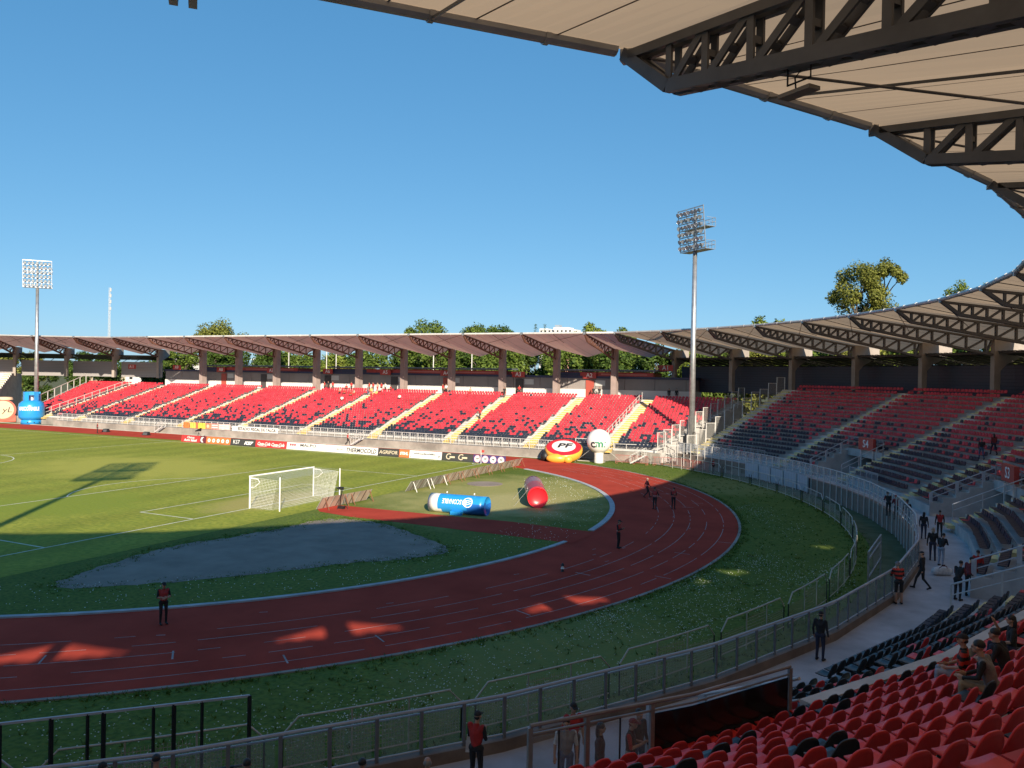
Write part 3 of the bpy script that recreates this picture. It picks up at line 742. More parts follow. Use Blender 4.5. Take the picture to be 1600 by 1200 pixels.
make_roof('stand_roof', 'long straight membrane roof with painted pink bounce on brown trusses over the sunlit stand across the pitch', (-40,68,0), [tipsS[-1]]+tipsA, [colsS[-1]]+colsA, MEM_A, TRUSS_A, 'A', (0,))
kl = list(range(5, -3, -1))
tipsL = [Vector((SL.cx-RT*cos(RD(A0+k*STEP)), RT*sin(RD(A0+k*STEP)), ZT)) for k in kl]
colsL = [Vector((SL.cx-RCOL*cos(RD(A0+k*STEP)), RCOL*sin(RD(A0+k*STEP)), 15.2)) for k in kl]
make_roof('stand_roof', 'far left end of the curved membrane roof behind the left light mast', (-120,45,0), [tipsA[-1]]+tipsL, [colsA[-1]]+colsL, MEM_A, TRUSS_A, 'S', (0,))

# ------------------------------------------------------------ seats
def seat_shell():
    """one moulded seat, x = right, y = back, origin on the tread under its rear edge; returns pan, back, bracket"""
    n = 11
    def surf(part, i, j):
        s_ = -1+2*j/(n-1)
        if part == 0:
            P = [(-.44,.375),(-.435,.402),(-.37,.40),(-.26,.385),(-.15,.383),(-.07,.40),(-.02,.445)]
            y, z = P[i]; x = s_*(.195+.022*sin(pi*min(1, i/5)))
            return Vector((x, y+.03*(1-abs(s_)**2)*(-1 if i < 2 else 0), z+.028*abs(s_)**2.2))
        v = i/7; H = .445+(.765-.135*abs(s_)**3.2-.445)*v
        return Vector((s_*(.217-.022*v*v), -.02+.065*v-.05*abs(s_)**2.4*(1-.35*v), H))
    def shell(part, rows):
        b = MB(); g = [surf(part, i, j) for i in range(rows) for j in range(n)]
        idx = lambda i, j: i*n+j; off = []
        for i in range(rows):
            for j in range(n):
                a = g[idx(min(i+1,rows-1),j)]-g[idx(max(i-1,0),j)]; c = g[idx(i,min(j+1,n-1))]-g[idx(i,max(j-1,0))]
                off.append(g[idx(i,j)]-c.cross(a).normalized()*.022)
        N_ = len(g); fs = []
        for i in range(rows-1):
            for j in range(n-1):
                q = (idx(i,j), idx(i,j+1), idx(i+1,j+1), idx(i+1,j)); fs.append(q); fs.append(tuple(k+N_ for k in q[::-1]))
        rim = [idx(0,j) for j in range(n)]+[idx(i,n-1) for i in range(1,rows)]+[idx(rows-1,j) for j in range(n-2,-1,-1)]+[idx(i,0) for i in range(rows-2,0,-1)]
        for a, c in zip(rim, rim[1:]+rim[:1]): fs.append((a, a+N_, c+N_, c))
        return b.add(g+off, fs)
    k = MB(); k.box(-.05,.05,-.14,.10,.30,.36); k.box(-.05,.05,.06,.30,.18,.34)
    return shell(0, 7), shell(1, 8), k
def low_seat():
    """few faces; list of quads for merging"""
    b = MB()
    b.hexa([(-.21,-.40,.375),(.21,-.40,.375),(.21,-.02,.36),(-.21,-.02,.36),(-.21,-.40,.41),(.21,-.40,.41),(.21,-.02,.39),(-.21,-.02,.39)])
    pl = [(-.21,-.02,.38),(.21,-.02,.38),(.205,.02,.56),(.16,.035,.645),(.08,.04,.68),(-.08,.04,.68),(-.16,.035,.645),(-.205,.02,.56)]
    b.prism(pl, (0,.05,-.004))
    return b
LOW = low_seat(); LV = np.array(LOW.v); LF = LOW.f
SEATS = []       # (x,y,z,heading of the seat's back, black?, row, az, block)
def black_prob(row, far):
    if far: t = [.98,.97,.93,.92,.88,.84,.72,.5,.30,.22,.18,.12,.08,.06,.05,.04,.035,.03,.02,.0]
    else: t = [1.,.98,.9,.82,.55,.16,.13,.15,.12,.14,.12,.1,.12,.1,.1,.1,.1,.1,.1,.1]
    return t[min(row, len(t)-1)]
random.seed(21)
def ring_seats(ring, a0, a1, vs, aisles, chk=True):
    for i in range(NR):
        R, z = rz(i); rs = R+.52; da = DG(.50/rs); a = a0+da*.5
        while a < a1:
            bad = any(abs((a-q)*pi/180*rs) < .86 for q in aisles) or (i < VR and any(v-da*.6 < a < v+VW+da*.8 for v in vs)) or (i in (VR, VR+1) and False)
            if not bad:
                p = ring(rs, a, z)
                if not chk or in_view(p, .2): SEATS.append((p.x, p.y, z, ring.head(a), random.random() < black_prob(i, a > -8), i, a, 'S' if ring is S else 'L'))
            a += da
ring_seats(S, -58, AS1-2.0, VOMS, AISLES)
ring_seats(SL, ta0, ta1-2, [], [30.6, 42.1])
for i in range(AN):
    y = AY0+ATR*i+.52; z = AZ0+ARI*i; x = AX0-.3*i+.4+(i*.19) % .5
    pr = ([1,.99,.62,.42,.34,.30,.25,.2,.16,.12,.08,.06,.05,.04,.03,.03,.02]+[.015]*12)[i]
    while x < ax_end(i)-.4:
        if not any(abs(x-q+.12) < .98 for q in A_AIS): SEATS.append((x, y, z, pi/2, random.random() < (pr if x > -91 else pr*.8), i, x, 'A'))
        x += .50
near = []
for k, s_ in enumerate(SEATS):
    if s_[7] == 'S' and s_[6] < -9 and in_view((s_[0], s_[1], s_[2]+.6), .03):
        near.append((hypot(s_[0]-CAM.x, s_[1]-CAM.y), k))
near.sort(); near = near[:300]; NEAR = {k for _, k in near}
def merge_seats(name, label, sel, cat='seats'):
    ar = np.array([(SEATS[k][0], SEATS[k][1], SEATS[k][2], SEATS[k][3]) for k in sel]); n = len(ar); nv = len(LV)
    t = ar[:,3]-pi/2; c, s_ = np.cos(t)[:,None], np.sin(t)[:,None]
    j = rng.normal(0, .012, (n,1))
    X = LV[None,:,0]*c-LV[None,:,1]*s_+ar[:,0:1]+j; Y = LV[None,:,0]*s_+LV[None,:,1]*c+ar[:,1:2]; Z = LV[None,:,2]+ar[:,2:3]+0*X
    V = np.stack([X,Y,Z], -1).reshape(-1,3)
    me = bpy.data.meshes.new(name)
    fs = [tuple(q+i*nv for q in f) for i in range(n) for f in LF]
    me.from_pydata(V.tolist(), [], fs); me.materials.append(RED); me.materials.append(BLK)
    me.polygons.foreach_set('material_index', np.repeat([1 if SEATS[k][4] else 0 for k in sel], len(LF)).astype(np.int32)); me.update()
    o = bpy.data.objects.new(name, me); COL.objects.link(o); tag(o, label, cat, kind='stuff')
rest = [k for k in range(len(SEATS)) if k not in NEAR]
merge_seats('stadium_seats', 'thousands of small red and black plastic seats in rows across the stands', rest)
pan, back, brk = seat_shell()
ORD = 'first second third fourth fifth sixth seventh eighth ninth tenth eleventh twelfth thirteenth fourteenth fifteenth sixteenth seventeenth eighteenth nineteenth twentieth'.split()
def ordn(n):
    if n <= 20: return ORD[n-1]
    return {2:'twenty',3:'thirty',4:'forty'}.get(n//10, 'fifty')+'-'+ORD[n % 10-1] if n % 10 else {3:'thirtieth',4:'fortieth',5:'fiftieth'}[n//10]
proto = {}
rows = {}
for _, k in near: rows.setdefault(SEATS[k][5], []).append(k)
def screen_x(k):
    d = Vector((SEATS[k][0], SEATS[k][1], SEATS[k][2]+.6))-CAM; return d.dot(CR)/d.dot(CF)
mb_ = {}
for r_, L_ in sorted(rows.items()):
    L_.sort(key=screen_x)
    for n_, k in enumerate(L_):
        x, y, z, h, bl, i, a, _ = SEATS[k]
        lab = '%s plastic seat, %s from the left in the %s row up from the walkway' % ('black' if bl else 'red', ordn(n_+1), ordn(i+1))
        if bl not in proto:
            t = thing('stadium_seat', lab, 'seat', (x,y,z), h-pi/2, 'plastic seats in the near rows')
            pan.build('seat_pan', BLK_N if bl else RED_N, t, smooth=True); back.build('backrest', BLK_N if bl else RED_N, t, smooth=True); brk.build('bracket', DARK, t)
            proto[bl] = t
        else: dup(proto[bl], (x,y,z), h-pi/2+random.gauss(0,.035), lab)
# a concrete kerb behind the lowest block of near rows
b = MB()
for p, q in cuts(-31.9, -9, NR):
    lo = [S(R1+TR*VR-.16,p,ZW), S(R1+TR*VR-.16,q,ZW), S(R1+TR*VR+.12,q,ZW), S(R1+TR*VR+.12,p,ZW)]
    b.hexa(lo+[Vector((v.x,v.y,ZR+RISE*(VR+1)+.43)) for v in lo])
b.build('cross_kerb', TREAD, st, world=True)

# ------------------------------------------------------------ light masts
def light_mast(label, x, y, h, face, shape='front'):
    t = thing('light_mast', label, 'light mast', (x,y,0), face)      # local +y looks at the pitch
    MB().tube([(0,0,0),(0,0,h*.45),(0,0,h-5.6)], [.41,.35,.28], 14).build('pole', STEEL, t, smooth=True)
    b = MB()
    W_, H_ = 5.0, 5.4; z0 = h-5.6
    til = .10
    def P(u, v, d=0): return Vector((u, .35+d+v*til, z0+v))
    for k in range(7): b.bar(P(-W_/2,.15+k*.86), P(W_/2,.15+k*.86), .09, .12)
    for u in (-W_/2,-W_/6,W_/6,W_/2): b.bar(P(u,0), P(u,H_), .09)
    b.bar((0,0,z0-.4),(0,.1,z0+5.2),.3)
    b.build('lamp_frame', STEEL, t)
    for z in (z0+.05, z0+2.9):
        b = MB(); b.box(-W_/2,W_/2,-1.15,.30,z-.05,z)
        for f in (.55,1.05): b.bar((-W_/2,-1.12,z+f),(W_/2,-1.12,z+f),.05)
        for k in range(9): u = -W_/2+W_*k/8; b.bar((u,-1.12,z),(u,-1.12,z+1.05),.045)
        for u in (-W_/2,W_/2):
            for f in (.55,1.05): b.bar((u,-1.12,z+f),(u,.3,z+f),.05)
        b.build('service_platform', STEEL, t)
    lamp = None
    for r in range(6):
        for c in range(7):
            p = P(-W_/2+.38+c*(W_-.76)/6, .5+r*.86, .22)
            if lamp is None:
                lb = MB(); lb.add(*_cone()); lb.mi = lb.mi
                lamp = lb.build('floodlight', mat('lamp_housing', (.30,.31,.33), .35, .6), t); o = lamp
                g = MB().lathe([(.0,.19),(.25,.19)], 12); g.v = [(a, c_, -b_) for a, b_, c_ in g.v]
                gl = g.build('lamp_glass', glass_mat('lamp_glass', (.34,.38,.43), 1., .04), lamp); g0 = gl
            else:
                o = lamp.copy(); COL.objects.link(o); gg = gl.copy(); COL.objects.link(gg); gg.parent = o
            o.location = p; o.rotation_euler = (-.42,0,random.uniform(-.25,.25))
    return t
def _cone():
    n = 10; v = []
    for r, y in ((.10,-.25),(.20,-.05),(.29,.20)): v += [(r*cos(2*pi*k/n), y, r*sin(2*pi*k/n)) for k in range(n)]
    f = [(i*n+k, i*n+(k+1) % n, (i+1)*n+(k+1) % n, (i+1)*n+k) for i in range(2) for k in range(n)]
    f.append(tuple(range(n)))
    return v, f
def aim(x, y, tx, ty): return atan2(ty-y, tx-x)-pi/2
MX, MY = 21.3, 51.4
light_mast('tall grey light mast rising through the gap between the two stands at right', MX, MY, 32.6, aim(MX,MY,-15,5))
light_mast('grey light mast at the far left seen face on above the blue gas cylinder', -110.2, 51.2, 32.3, aim(-110,51,20,-50))
light_mast('light mast out of frame whose lamp rack shadow lies on the pitch', 18.2, -51.4, 32.3, aim(18,-51,-45,0))

# ------------------------------------------------------------ fences round the bend
def sheet_uv(p00, p10, p11, p01, name, m, parent, size):
    b = MB(); b.add([p00, p10, p11, p01], [(0,1,2,3)]); o = b.build(name, m, parent, world=True)
    ul = o.data.uv_layers.new(name='UVMap')
    for l, uv in zip(range(4), ((0,0),(size[0],0),size,(0,size[1]))): ul.data[l].uv = uv
    return o
BARW = mat('pale_barrier_paint', (.46,.45,.40), .5, .2, var=.2, scale=3)
fa = -52.; nb = 0
while fa < 60:
    a2 = fa+6.0; t = thing('barrier_fence', '%s low tubular mesh barrier along the grass edge, counted from the left' % ordn(nb+1), 'barrier', S(53.3,fa+.2,0), 0, 'low barriers round the bend'); nb += 1
    P = lambda u, z: Vector((TC[0]+53.3*cos(RD(fa+.25+(a2-fa-.5)*u)), 53.3*sin(RD(fa+.25+(a2-fa-.5)*u)), z))
    o0 = None
    for u, h in ((0,1.05),(.36,1.45),(.68,1.45),(1,1.05)):
        MB().tube([P(u,-.02), P(u,h)], .026, 6).build('post', BARW if u in (.36,.68) else DARK, t, world=True)
    MB().tube([P(0,1.05),P(.08,1.47),P(.3,1.47),P(.55,1.47),P(.92,1.47),P(1,1.05)], .030, 6).build('top_rail', BARW, t, world=True)
    MB().tube([P(0,.18),P(.33,.18),P(.66,.18),P(1,.18)], .024, 6).build('bottom_rail', BARW, t, world=True)
    for k in range(3):
        sheet_uv(P(k/3+.01,.2), P((k+1)/3-.01,.2), P((k+1)/3-.01,1.0 if k != 1 else 1.3), P(k/3+.01,1.0 if k != 1 else 1.3), 'mesh_panel', WIRE, t, (1.85,.9))
    fa = a2
t = thing('glass_fence', 'long glazed walkway fence with silver double rail curving through the foreground', 'fence', S(56.6,-25,ZW))
ga = -47.; zk = 1.42; zt = 2.50; da = 1.12; n = int((-1.2-ga)/da); o0 = None
top = [S(56.6, ga+k*da, zt) for k in range(n+1)]; low = [S(56.45, ga+k*da, zt-.16) for k in range(n+1)]
MB().tube(top, .045, 8).build('top_rail', SILVER, t, world=True); MB().tube(low, .026, 6).build('hand_rail', SILVER, t, world=True)
MB().tube([S(56.6, ga+k*da, zk+.10) for k in range(n+1)], .022, 6).build('bottom_rail', SILVER, t, world=True)
for k in range(n+1):
    a = ga+k*da; c = S(56.6,a,zk); b = MB()
    if o0 is None: o0 = MB().bar((0,0,0),(0,0,zt-zk),.085,.05).build('post', mat('grey_fence_post', (.17,.18,.20), .5, .1, var=.2, scale=3), t); o = o0
    else: o = o0.copy(); COL.objects.link(o)
    o.location = c-t.location; o.rotation_euler = (0,0,RD(a))
    if k < n:
        b = MB(); p, q = a+.12, a+da-.12; lo = [S(56.59,p,zk+.13), S(56.59,q,zk+.13), S(56.605,q,zk+.13), S(56.605,p,zk+.13)]
        b.hexa(lo+[Vector((v.x,v.y,zt-.08)) for v in lo]); b.build('glass_panel', GLASS, t, world=True)
# taller fence in front of the far curved blocks
t = thing('tall_fence', 'tall steel fence with reflection-tinted panels curving along the front of the right-hand blocks', 'fence', S(56.6,25,0))
n = 45; ga, gb = -.9, 56.8; da = (gb-ga)/n; o0 = None
for z, r_ in ((2.75,.045),(2.05,.025),(1.72,.03)): MB().tube([S(56.55, ga+k*da, z) for k in range(n+1)], r_, 6).build('rail', STEELP, t, world=True)
for k in range(n+1):
    a = ga+k*da
    if o0 is None: o0 = MB().bar((0,0,0),(0,0,2.75),.08,.06).build('post', STEELP, t); o = o0
    else: o = o0.copy(); COL.objects.link(o)
    o.location = S(56.36,a,0)-t.location; o.rotation_euler = (0,0,RD(a))
    if k < n:
        b = MB(); p, q = a+.08, a+da-.08; lo = [S(56.55,p,1.76), S(56.55,q,1.76), S(56.565,q,1.76), S(56.565,p,1.76)]
        b.hexa(lo+[Vector((v.x,v.y,2.7)) for v in lo]); b.build('reflection_tint_panel', GLASS_B, t, world=True)
railing('front_rail', 'short barred railing along the first row right of the S4 gangway', [S(R1-.05,24.4,ZR+.3), S(R1-.05,26.7,ZR+.3), S(R1-.05,29.6,ZR+.3)], 1.1, 1.0, SILVER, rails=(1,.1), bar_=.045, infill=.14)
railing('front_rail', 'short railing along the first row left of the S4 gangway', [S(R1-.05,44.6,ZR+.3), S(R1-.05,49.4,ZR+.3), S(R1-.05,53.5,ZR+.3)], 1.1, 1.4, SILVER, rails=(1,.5), bar_=.045)
PALE = corrugated('pale_sheet_metal', (.40,.44,.50), .3, .3, 0)
t = thing('sheet_screen', 'pale corrugated sheet screen low on the tall fence below the S4 blocks', 'screen', S(56.2,38,0))
for k in range(5):
    p, q = 31.5+k*2.5, 31.5+(k+1)*2.5-.15; b = MB(); lo = [S(56.2,p,.15), S(56.2,q,.15), S(56.28,q,.15), S(56.28,p,.15)]
    b.hexa(lo+[Vector((v.x,v.y,1.62)) for v in lo]); b.build('sheet', PALE, t, world=True)
    b = MB(); b.bar(S(56.12,p,.05), S(56.12,p,1.7), .06); b.bar(S(56.14,p,.9), S(56.14,q,.9), .05); b.build('frame', STEELP, t, world=True)
# gate wings and ramp rails by the opening
t = thing('fence_gate', 'tall steel gate standing open beside the ramp at the end of the glass fence', 'gate', S(56.6,-6,ZW))
for j, (R0, a0, R1_, a1_) in enumerate(((55.0,-9.0,54.8,-3.6),)):
    p, q = S(R0,a0,ZW), S(R1_,a1_,ZW); b = MB(); h = 1.35
    for f in (0,1): c = p.lerp(q, f); b.bar(c-Vector((0,0,1.1)), c+Vector((0,0,h)), .08)
    for z in (.1, 1., h): b.bar(p+Vector((0,0,z)), q+Vector((0,0,z)), .06)
    b.build('gate_frame', STEEL, t, world=True)
    for k in range(1, 12): c = p.lerp(q, k/12); MB().bar(c+Vector((0,0,.1)), c+Vector((0,0,h)), .022).build('gate_bar', STEEL, t, world=True)
# dark moat gate, lower left
t = thing('moat_gate', 'tall dark steel frame fence at the lower left in front of the glass fence', 'fence', on_z(200,1109,3.))
xs = [-60,0,80,137,162,240,272,316,390]; tp = [on_z(x, 1131-44*x/390, 3.) for x in xs]
b = MB()
for p, q in zip(tp, tp[1:]): b.bar(p, q, .05, .05)
b.build('top_rail', SILVER, t, world=True); b = MB()
for p, q in zip(tp, tp[1:]): b.bar(p-Vector((0,0,1.62)), q-Vector((0,0,1.62)), .05)
b.build('bottom_rail', DARK, t, world=True)
for k, p in enumerate(tp): MB().bar(p-Vector((0,0,3.02)), p, .055 if k % 2 else .085, .05).build('post', DARK, t, world=True)
# stepped fences beside the gap between the stands
t = thing('stepped_fence', 'stepped pale steel fence climbing the left edge of the shaded curved stand', 'fence', S(66,AS1-.05,4))
for k in range(11):
    R0 = 58.2+k*1.62; i = max(-1, int((R0-R1)/TR)); zb = ZR+RISE*(i+1) if R0 > R1 else ZW
    p, q = S(R0,AS1-.01,zb), S(R0+1.56,AS1-.01,zb); b = MB()
    for c in (p, q): b.bar(c, c+Vector((0,0,2.5)), .09)
    for z in (.45, 2.46): b.bar(p+Vector((0,0,z)), q+Vector((0,0,z)), .07)
    b.build('frame', STEELP, t, world=True)
    sheet_uv(p+Vector((0,0,.5)), q+Vector((0,0,.5)), q+Vector((0,0,2.42)), p+Vector((0,0,2.42)), 'mesh_panel', WIRE, t, (1.5,1.9))
t = thing('stepped_fence', 'stepped pale fence closing the right end of the sunlit stand beside the light mast', 'fence', (19,50,2))
for k in range(12):
    i = k*2-1; y = AY0+ATR*i; z = AZ0+ARI*max(i,0); p = Vector((AX1+.3*max(0,i)+.35, y, z)); q = p+Vector((.55,1.62,0)); b = MB()
    for c in (p, q): b.bar(c, c+Vector((0,0,2.4)), .09)
    for zz in (.4, 2.36): b.bar(p+Vector((0,0,zz)), q+Vector((0,0,zz)), .07)
    b.build('frame', STEELP, t, world=True)
    sheet_uv(p+Vector((0,0,.45)), q+Vector((0,0,.45)), q+Vector((0,0,2.32)), p+Vector((0,0,2.32)), 'mesh_panel', WIRE, t, (1.5,1.9))
railing('gap_railing', 'pale steel railing on the ground in front of the gap between the stands', [(6.6,46.2,.0),(14,47.2,0),(20.5,49.2,0)], 2.2, 1.4, STEELP, rails=(1,.55,.1), bar_=.06, cat='railing')
railing('gap_railing', 'raised steel railing behind the round white balloon', [(7.4,46.4,1.5),(12.5,46.6,1.5)], 1.2, 1.6, STEELP, rails=(1,.1), bar_=.07)
railing('end_railing', 'steel railing climbing the far left end of the straight stand', [(AX0-.3*i, AY0+ATR*i, AZ0+ARI*i) for i in (0,11,22)], 2.0, 2.2, STEELP, rails=(1,.15), bar_=.1)
PINKB = mat('faded_red_paint', (.45,.12,.10), .5, .1, var=.2, scale=4)
proto_b = None
for k, (x, y, r_) in enumerate(((14.5,44.6,.1),(16.6,44.7,-.1),(19.2,44.9,.3),(21.4,44.3,-.2),(23.5,43.2,-.5),(25.0,42.2,-.9))):
    lab = '%s faded red crowd barrier from the left below the gap between the stands' % ordn(k+1)
    if proto_b is None:
        proto_b = t = thing('crowd_barrier', lab, 'barrier', (x,y,0), r_, 'red crowd barriers')
        MB().tube([(-1,0,.0),(-1,0,1.05),(1,0,1.05),(1,0,.0)], .03, 6).build('frame', PINKB, t)
        b = MB(); b.bar((-1,0,.2),(1,0,.2),.035); b.build('bottom_rail', PINKB, t)
        bb = None
        for j in range(1, 12):
            if bb is None: bb = MB().bar((0,0,.2),(0,0,1.05),.022).build('bar', PINKB, t); o = bb
            else: o = bb.copy(); COL.objects.link(o)
            o.location = (-1+j/6,0,0)
        for u in (-.8,.8): MB().bar((u,-.3,.03),(u,.3,.03),.05).build('foot', PINKB, t)
    else: dup(proto_b, (x,y,0), r_, lab)
# steel steps on the front wall
for px, lab in ((252,'small steel steps on the front wall below the left seat blocks'),(560,'small steel steps on the front wall behind the white boards'),(1000,'small steel steps by the gap behind the white balloon')):
    X = on_y(px, 44.6).x; t = thing('access_steps', lab, 'steps', (X,44.9,0))
    for k in range(5): MB().box(-.9+k*.36,-.56+k*.36,-.75,-.05,.18+k*.2,.22+k*.2).build('step', STEELP, t)
    for y in (-.78,-.04):
        b = MB(); b.bar((-.9,y,.15),(.9,y,1.15),.05,.16); b.bar((-.9,y,1.1),(.9,y,2.1),.05); b.build('stringer', STEELP, t)
        for k in range(3): u = -.9+k*.9; MB().bar((u,y,.1+.55*(u+.9)),(u,y,1.1+.55*(u+.9)),.05).build('post', STEELP, t)

# ------------------------------------------------------------ goal, flag, boards
t = thing('football_goal', 'white football goal with netting on the near goal line', 'goal', (0,0,0))
for y in (-3.72,3.72): MB().tube([(0,y,0),(0,y,2.44)], .06, 10).build('post', WHITE, t)
MB().tube([(0,-3.78,2.5),(0,3.78,2.5)], .06, 10).build('crossbar', WHITE, t)
for y in (-3.7,3.7): MB().tube([(.05,y,2.36),(.75,y,2.32),(1.0,y,2.1),(.5,y,1.7),(.05,y,1.62)], .035, 6).build('net_bracket', WHITE, t)
for y in (-3.6,3.6): MB().tube([(2.9,y,0),(2.9,y,2.6)], .05, 8).build('net_pole', WHITE, t)
def net(pts, nu, nv, name):
    b = MB(); g = []
    for j in range(nv+1):
        for i in range(nu+1):
            u, v = i/nu, j/nv; p = pts[0].lerp(pts[1], u).lerp(pts[3].lerp(pts[2], u), v); p.x += -.35*sin(pi*u)*sin(pi*v)*(1 if name == 'back_net' else 0); g.append(p)
    b.add(g, [(j*(nu+1)+i, j*(nu+1)+i+1, (j+1)*(nu+1)+i+1, (j+1)*(nu+1)+i) for j in range(nv) for i in range(nu)])
    L1, L2 = (pts[1]-pts[0]).length, (pts[3]-pts[0]).length
    o = b.build(name, NET, t); ul = o.data.uv_layers.new(name='UVMap')
    for l in o.data.loops: j, i = divmod(l.vertex_index, nu+1); ul.data[l.index].uv = (i/nu*L1, j/nv*L2)
V = Vector
net([V((2.2,-3.66,0)),V((2.2,3.66,0)),V((2.75,3.66,2.35)),V((2.75,-3.66,2.35))], 12, 5, 'back_net')
net([V((.05,-3.66,0)),V((2.2,-3.66,0)),V((2.75,-3.66,2.35)),V((.05,-3.66,2.44))], 5, 5, 'side_net')
net([V((.05,3.66,0)),V((2.2,3.66,0)),V((2.75,3.66,2.35)),V((.05,3.66,2.44))], 5, 5, 'side_net')
net([V((.05,-3.66,2.46)),V((.05,3.66,2.46)),V((2.75,3.66,2.37)),V((2.75,-3.66,2.37))], 12, 4, 'top_net')
t = thing('corner_flag', 'white corner pole with a small red flag where the far touchline meets the goal line', 'flag', (0,34.19,0))
MB().tube([(0,0,0),(0,0,1.7)], .03, 6).build('pole', WHITE, t); MB().hexa([(.03,0,1.35),(.4,.05,1.38),(.4,.07,1.38),(.03,.02,1.35),(.03,0,1.7),(.4,.05,1.66),(.4,.07,1.66),(.03,.02,1.7)]).build('flag', REDB, t)
def M_(n_, c, r_=.55): return mat(n_, c, r_, var=.06, scale=1.5)
BW, BB, BR, BO, BN = M_('board_white',(.70,.69,.66)), M_('board_black',(.045,.045,.042)), M_('board_red',(.48,.035,.035)), M_('board_orange',(.62,.16,.05)), M_('board_navy',(.05,.04,.15))
INK = mat('black_ink', (.025,.025,.03), .6); CREAM = mat('cream_ink', (.55,.47,.34), .6); PINKI = mat('pink_ink', (.70,.42,.46), .6)
def advert(p0, p1, label, m, h=.95, lean=.16):
    a, c = on_y(p0, 34.75), on_y(p1, 34.75); L_ = c.x-a.x-.06
    t = thing('advert_board', label, 'advert board', (a.x+.03,34.75,0)); k = tan(lean)*h
    MB().hexa([(0,0,.05),(L_,0,.05),(L_,.05,.05),(0,.05,.05),(0,k,h+.05),(L_,k,h+.05),(L_,k+.05,h+.05),(0,k+.05,h+.05)]).build('panel', m, t)
    for u in (.15, L_-.15): MB().bar((u,.10+k,h*.8),(u,.62,.0),.04).build('strut', DARK, t)
    return t, L_, h, lean
def bt(A, txt, u, v, size, m, sx=1., shear=0., bold=.0):
    t, L_, h, lean = A; z = .05+h*v; text_part('lettering', txt, size, (L_*u, z*tan(lean)-.035, z), (pi/2-lean,0,0), m, t, sx, shear, .004, bold=bold)
def disc(A, u, v, r_, m, name='disc', dy=0.):
    t, L_, h, lean = A; z = .05+h*v; n = 20; b = MB(); c, s_ = cos(lean), sin(lean)
    b.prism([(L_*u+r_*cos(2*pi*k/n), z*tan(lean)-.022-dy+r_*sin(2*pi*k/n)*s_, z+r_*sin(2*pi*k/n)*c) for k in range(n)], (0,.018,0)); b.build(name, m, t)
def patch(A, u0, u1, v0, v1, m, name='patch'):
    t, L_, h, lean = A; k = tan(lean); z0, z1 = .05+h*v0, .05+h*v1
    MB().hexa([(L_*u0,z0*k-.02,z0),(L_*u1,z0*k-.02,z0),(L_*u1,z0*k-.004,z0),(L_*u0,z0*k-.004,z0),(L_*u0,z1*k-.02,z1),(L_*u1,z1*k-.02,z1),(L_*u1,z1*k-.004,z1),(L_*u0,z1*k-.004,z1)]).build(name, m, t)
A = advert(284,323,'red advert board with white clinic lettering and a white crescent, leftmost of the row', BR)
bt(A,'Clínicas',.38,.72,.44,WHITE,1.1,.15,.006); bt(A,'Acro Salud',.38,.30,.50,WHITE,1.15,.1,.012); patch(A,.76,1,0,1,mat('maroon',(.12,.02,.03),.6)); disc(A,.87,.5,.40,WHITE,'crescent',.02); disc(A,.92,.5,.34,mat('maroon',(.12,.02,.03),.6),'crescent_cutout',.024)  # maroon disc cuts the white disc into a printed crescent
A = advert(323,361,'orange advert board with a row of five white discs', BO)
for k in range(5): disc(A,.12+.19*k,.48,.27,WHITE); disc(A,.12+.19*k,.48,.11,BO,'disc_centre',.006)
A = advert(361,400,'black advert board reading KS7 twice in white', BB)
bt(A,'KS7',.24,.5,.78,WHITE,1.0,.0,.0); bt(A,'KS7',.72,.42,.6,WHITE,1.5,.3,.03)
A = advert(400,449,'red advert board with two white script cola logos', BR)
bt(A,'Coca-Cola',.27,.5,.62,WHITE,.88,.4,.012); bt(A,'Coca-Cola',.72,.47,.62,WHITE,.88,.4,.012)
for u in (.27,.72): patch(A,u-.15,u+.1,.17,.22,WHITE,'underline')
A = advert(449,511,'white advert board reading MALPO beside three red squares', BW)
for k in range(3): patch(A,.08+.055*k,.12+.055*k,.52,.82,mat('dark_red_ink',(.30,.02,.04),.6),'square')
bt(A,'MALPO',.55,.66,.56,INK,1.55,0,.008); patch(A,.1,.72,.22,.26,mat('grey_ink',(.45,.45,.45),.6),'small_print')
A = advert(511,592,'long white advert board reading scm and THERMOCOLD in black', BW)
bt(A,'scm',.26,.5,.5,INK,1.3,.3,0); bt(A,'THERMOCOLD',.68,.46,.78,INK,.92,.18,.016)
A = advert(592,625,'black advert board reading AGRIFOR in pale letters', BB); bt(A,'AGRIFOR',.5,.5,.62,CREAM,1.1,.1,.012)
A = advert(625,641,'short orange advert board reading STIHL in white', BO); bt(A,'STIHL',.5,.5,.48,WHITE,1.0,.1,.02)
A = advert(641,692,'white advert board with one line of small dark script and arrows in its corners', BW); random.seed(4)
for k in range(26): u = .14+.68*k/26; patch(A,u,u+.014+random.random()*.008,.52,.52+random.choice((.14,.14,.26)),INK,'script_stroke')
patch(A,.88,.94,.30,.36,INK,'arrow'); patch(A,.91,.94,.30,.52,INK,'arrow'); patch(A,.04,.06,.1,.24,INK,'arrow')
A = advert(692,741,'dark grey advert board with two cream C logos', BB)
for u in (.28,.68):
    bt(A,'C',u-.08,.5,1.05,CREAM,1.0,.1,.01); patch(A,u-.03,u+.14,.36,.58,CREAM,'logo_bar')
A = advert(741,792,'navy advert board with four round white and pink PF badges, rightmost of the row', BN)
for k in range(4): disc(A,.13+.245*k,.48,.44,PINKI); disc(A,.13+.245*k,.48,.33,WHITE,'disc_centre',.006); bt(A,'PF',.13+.245*k,.46,.42,INK,1,.2,.012)
BACKM = mat('board_back_plywood', (.40,.31,.25), .8, var=.18, scale=1); BACKG = mat('board_back_grey', (.24,.235,.21), .7, var=.2, scale=1)
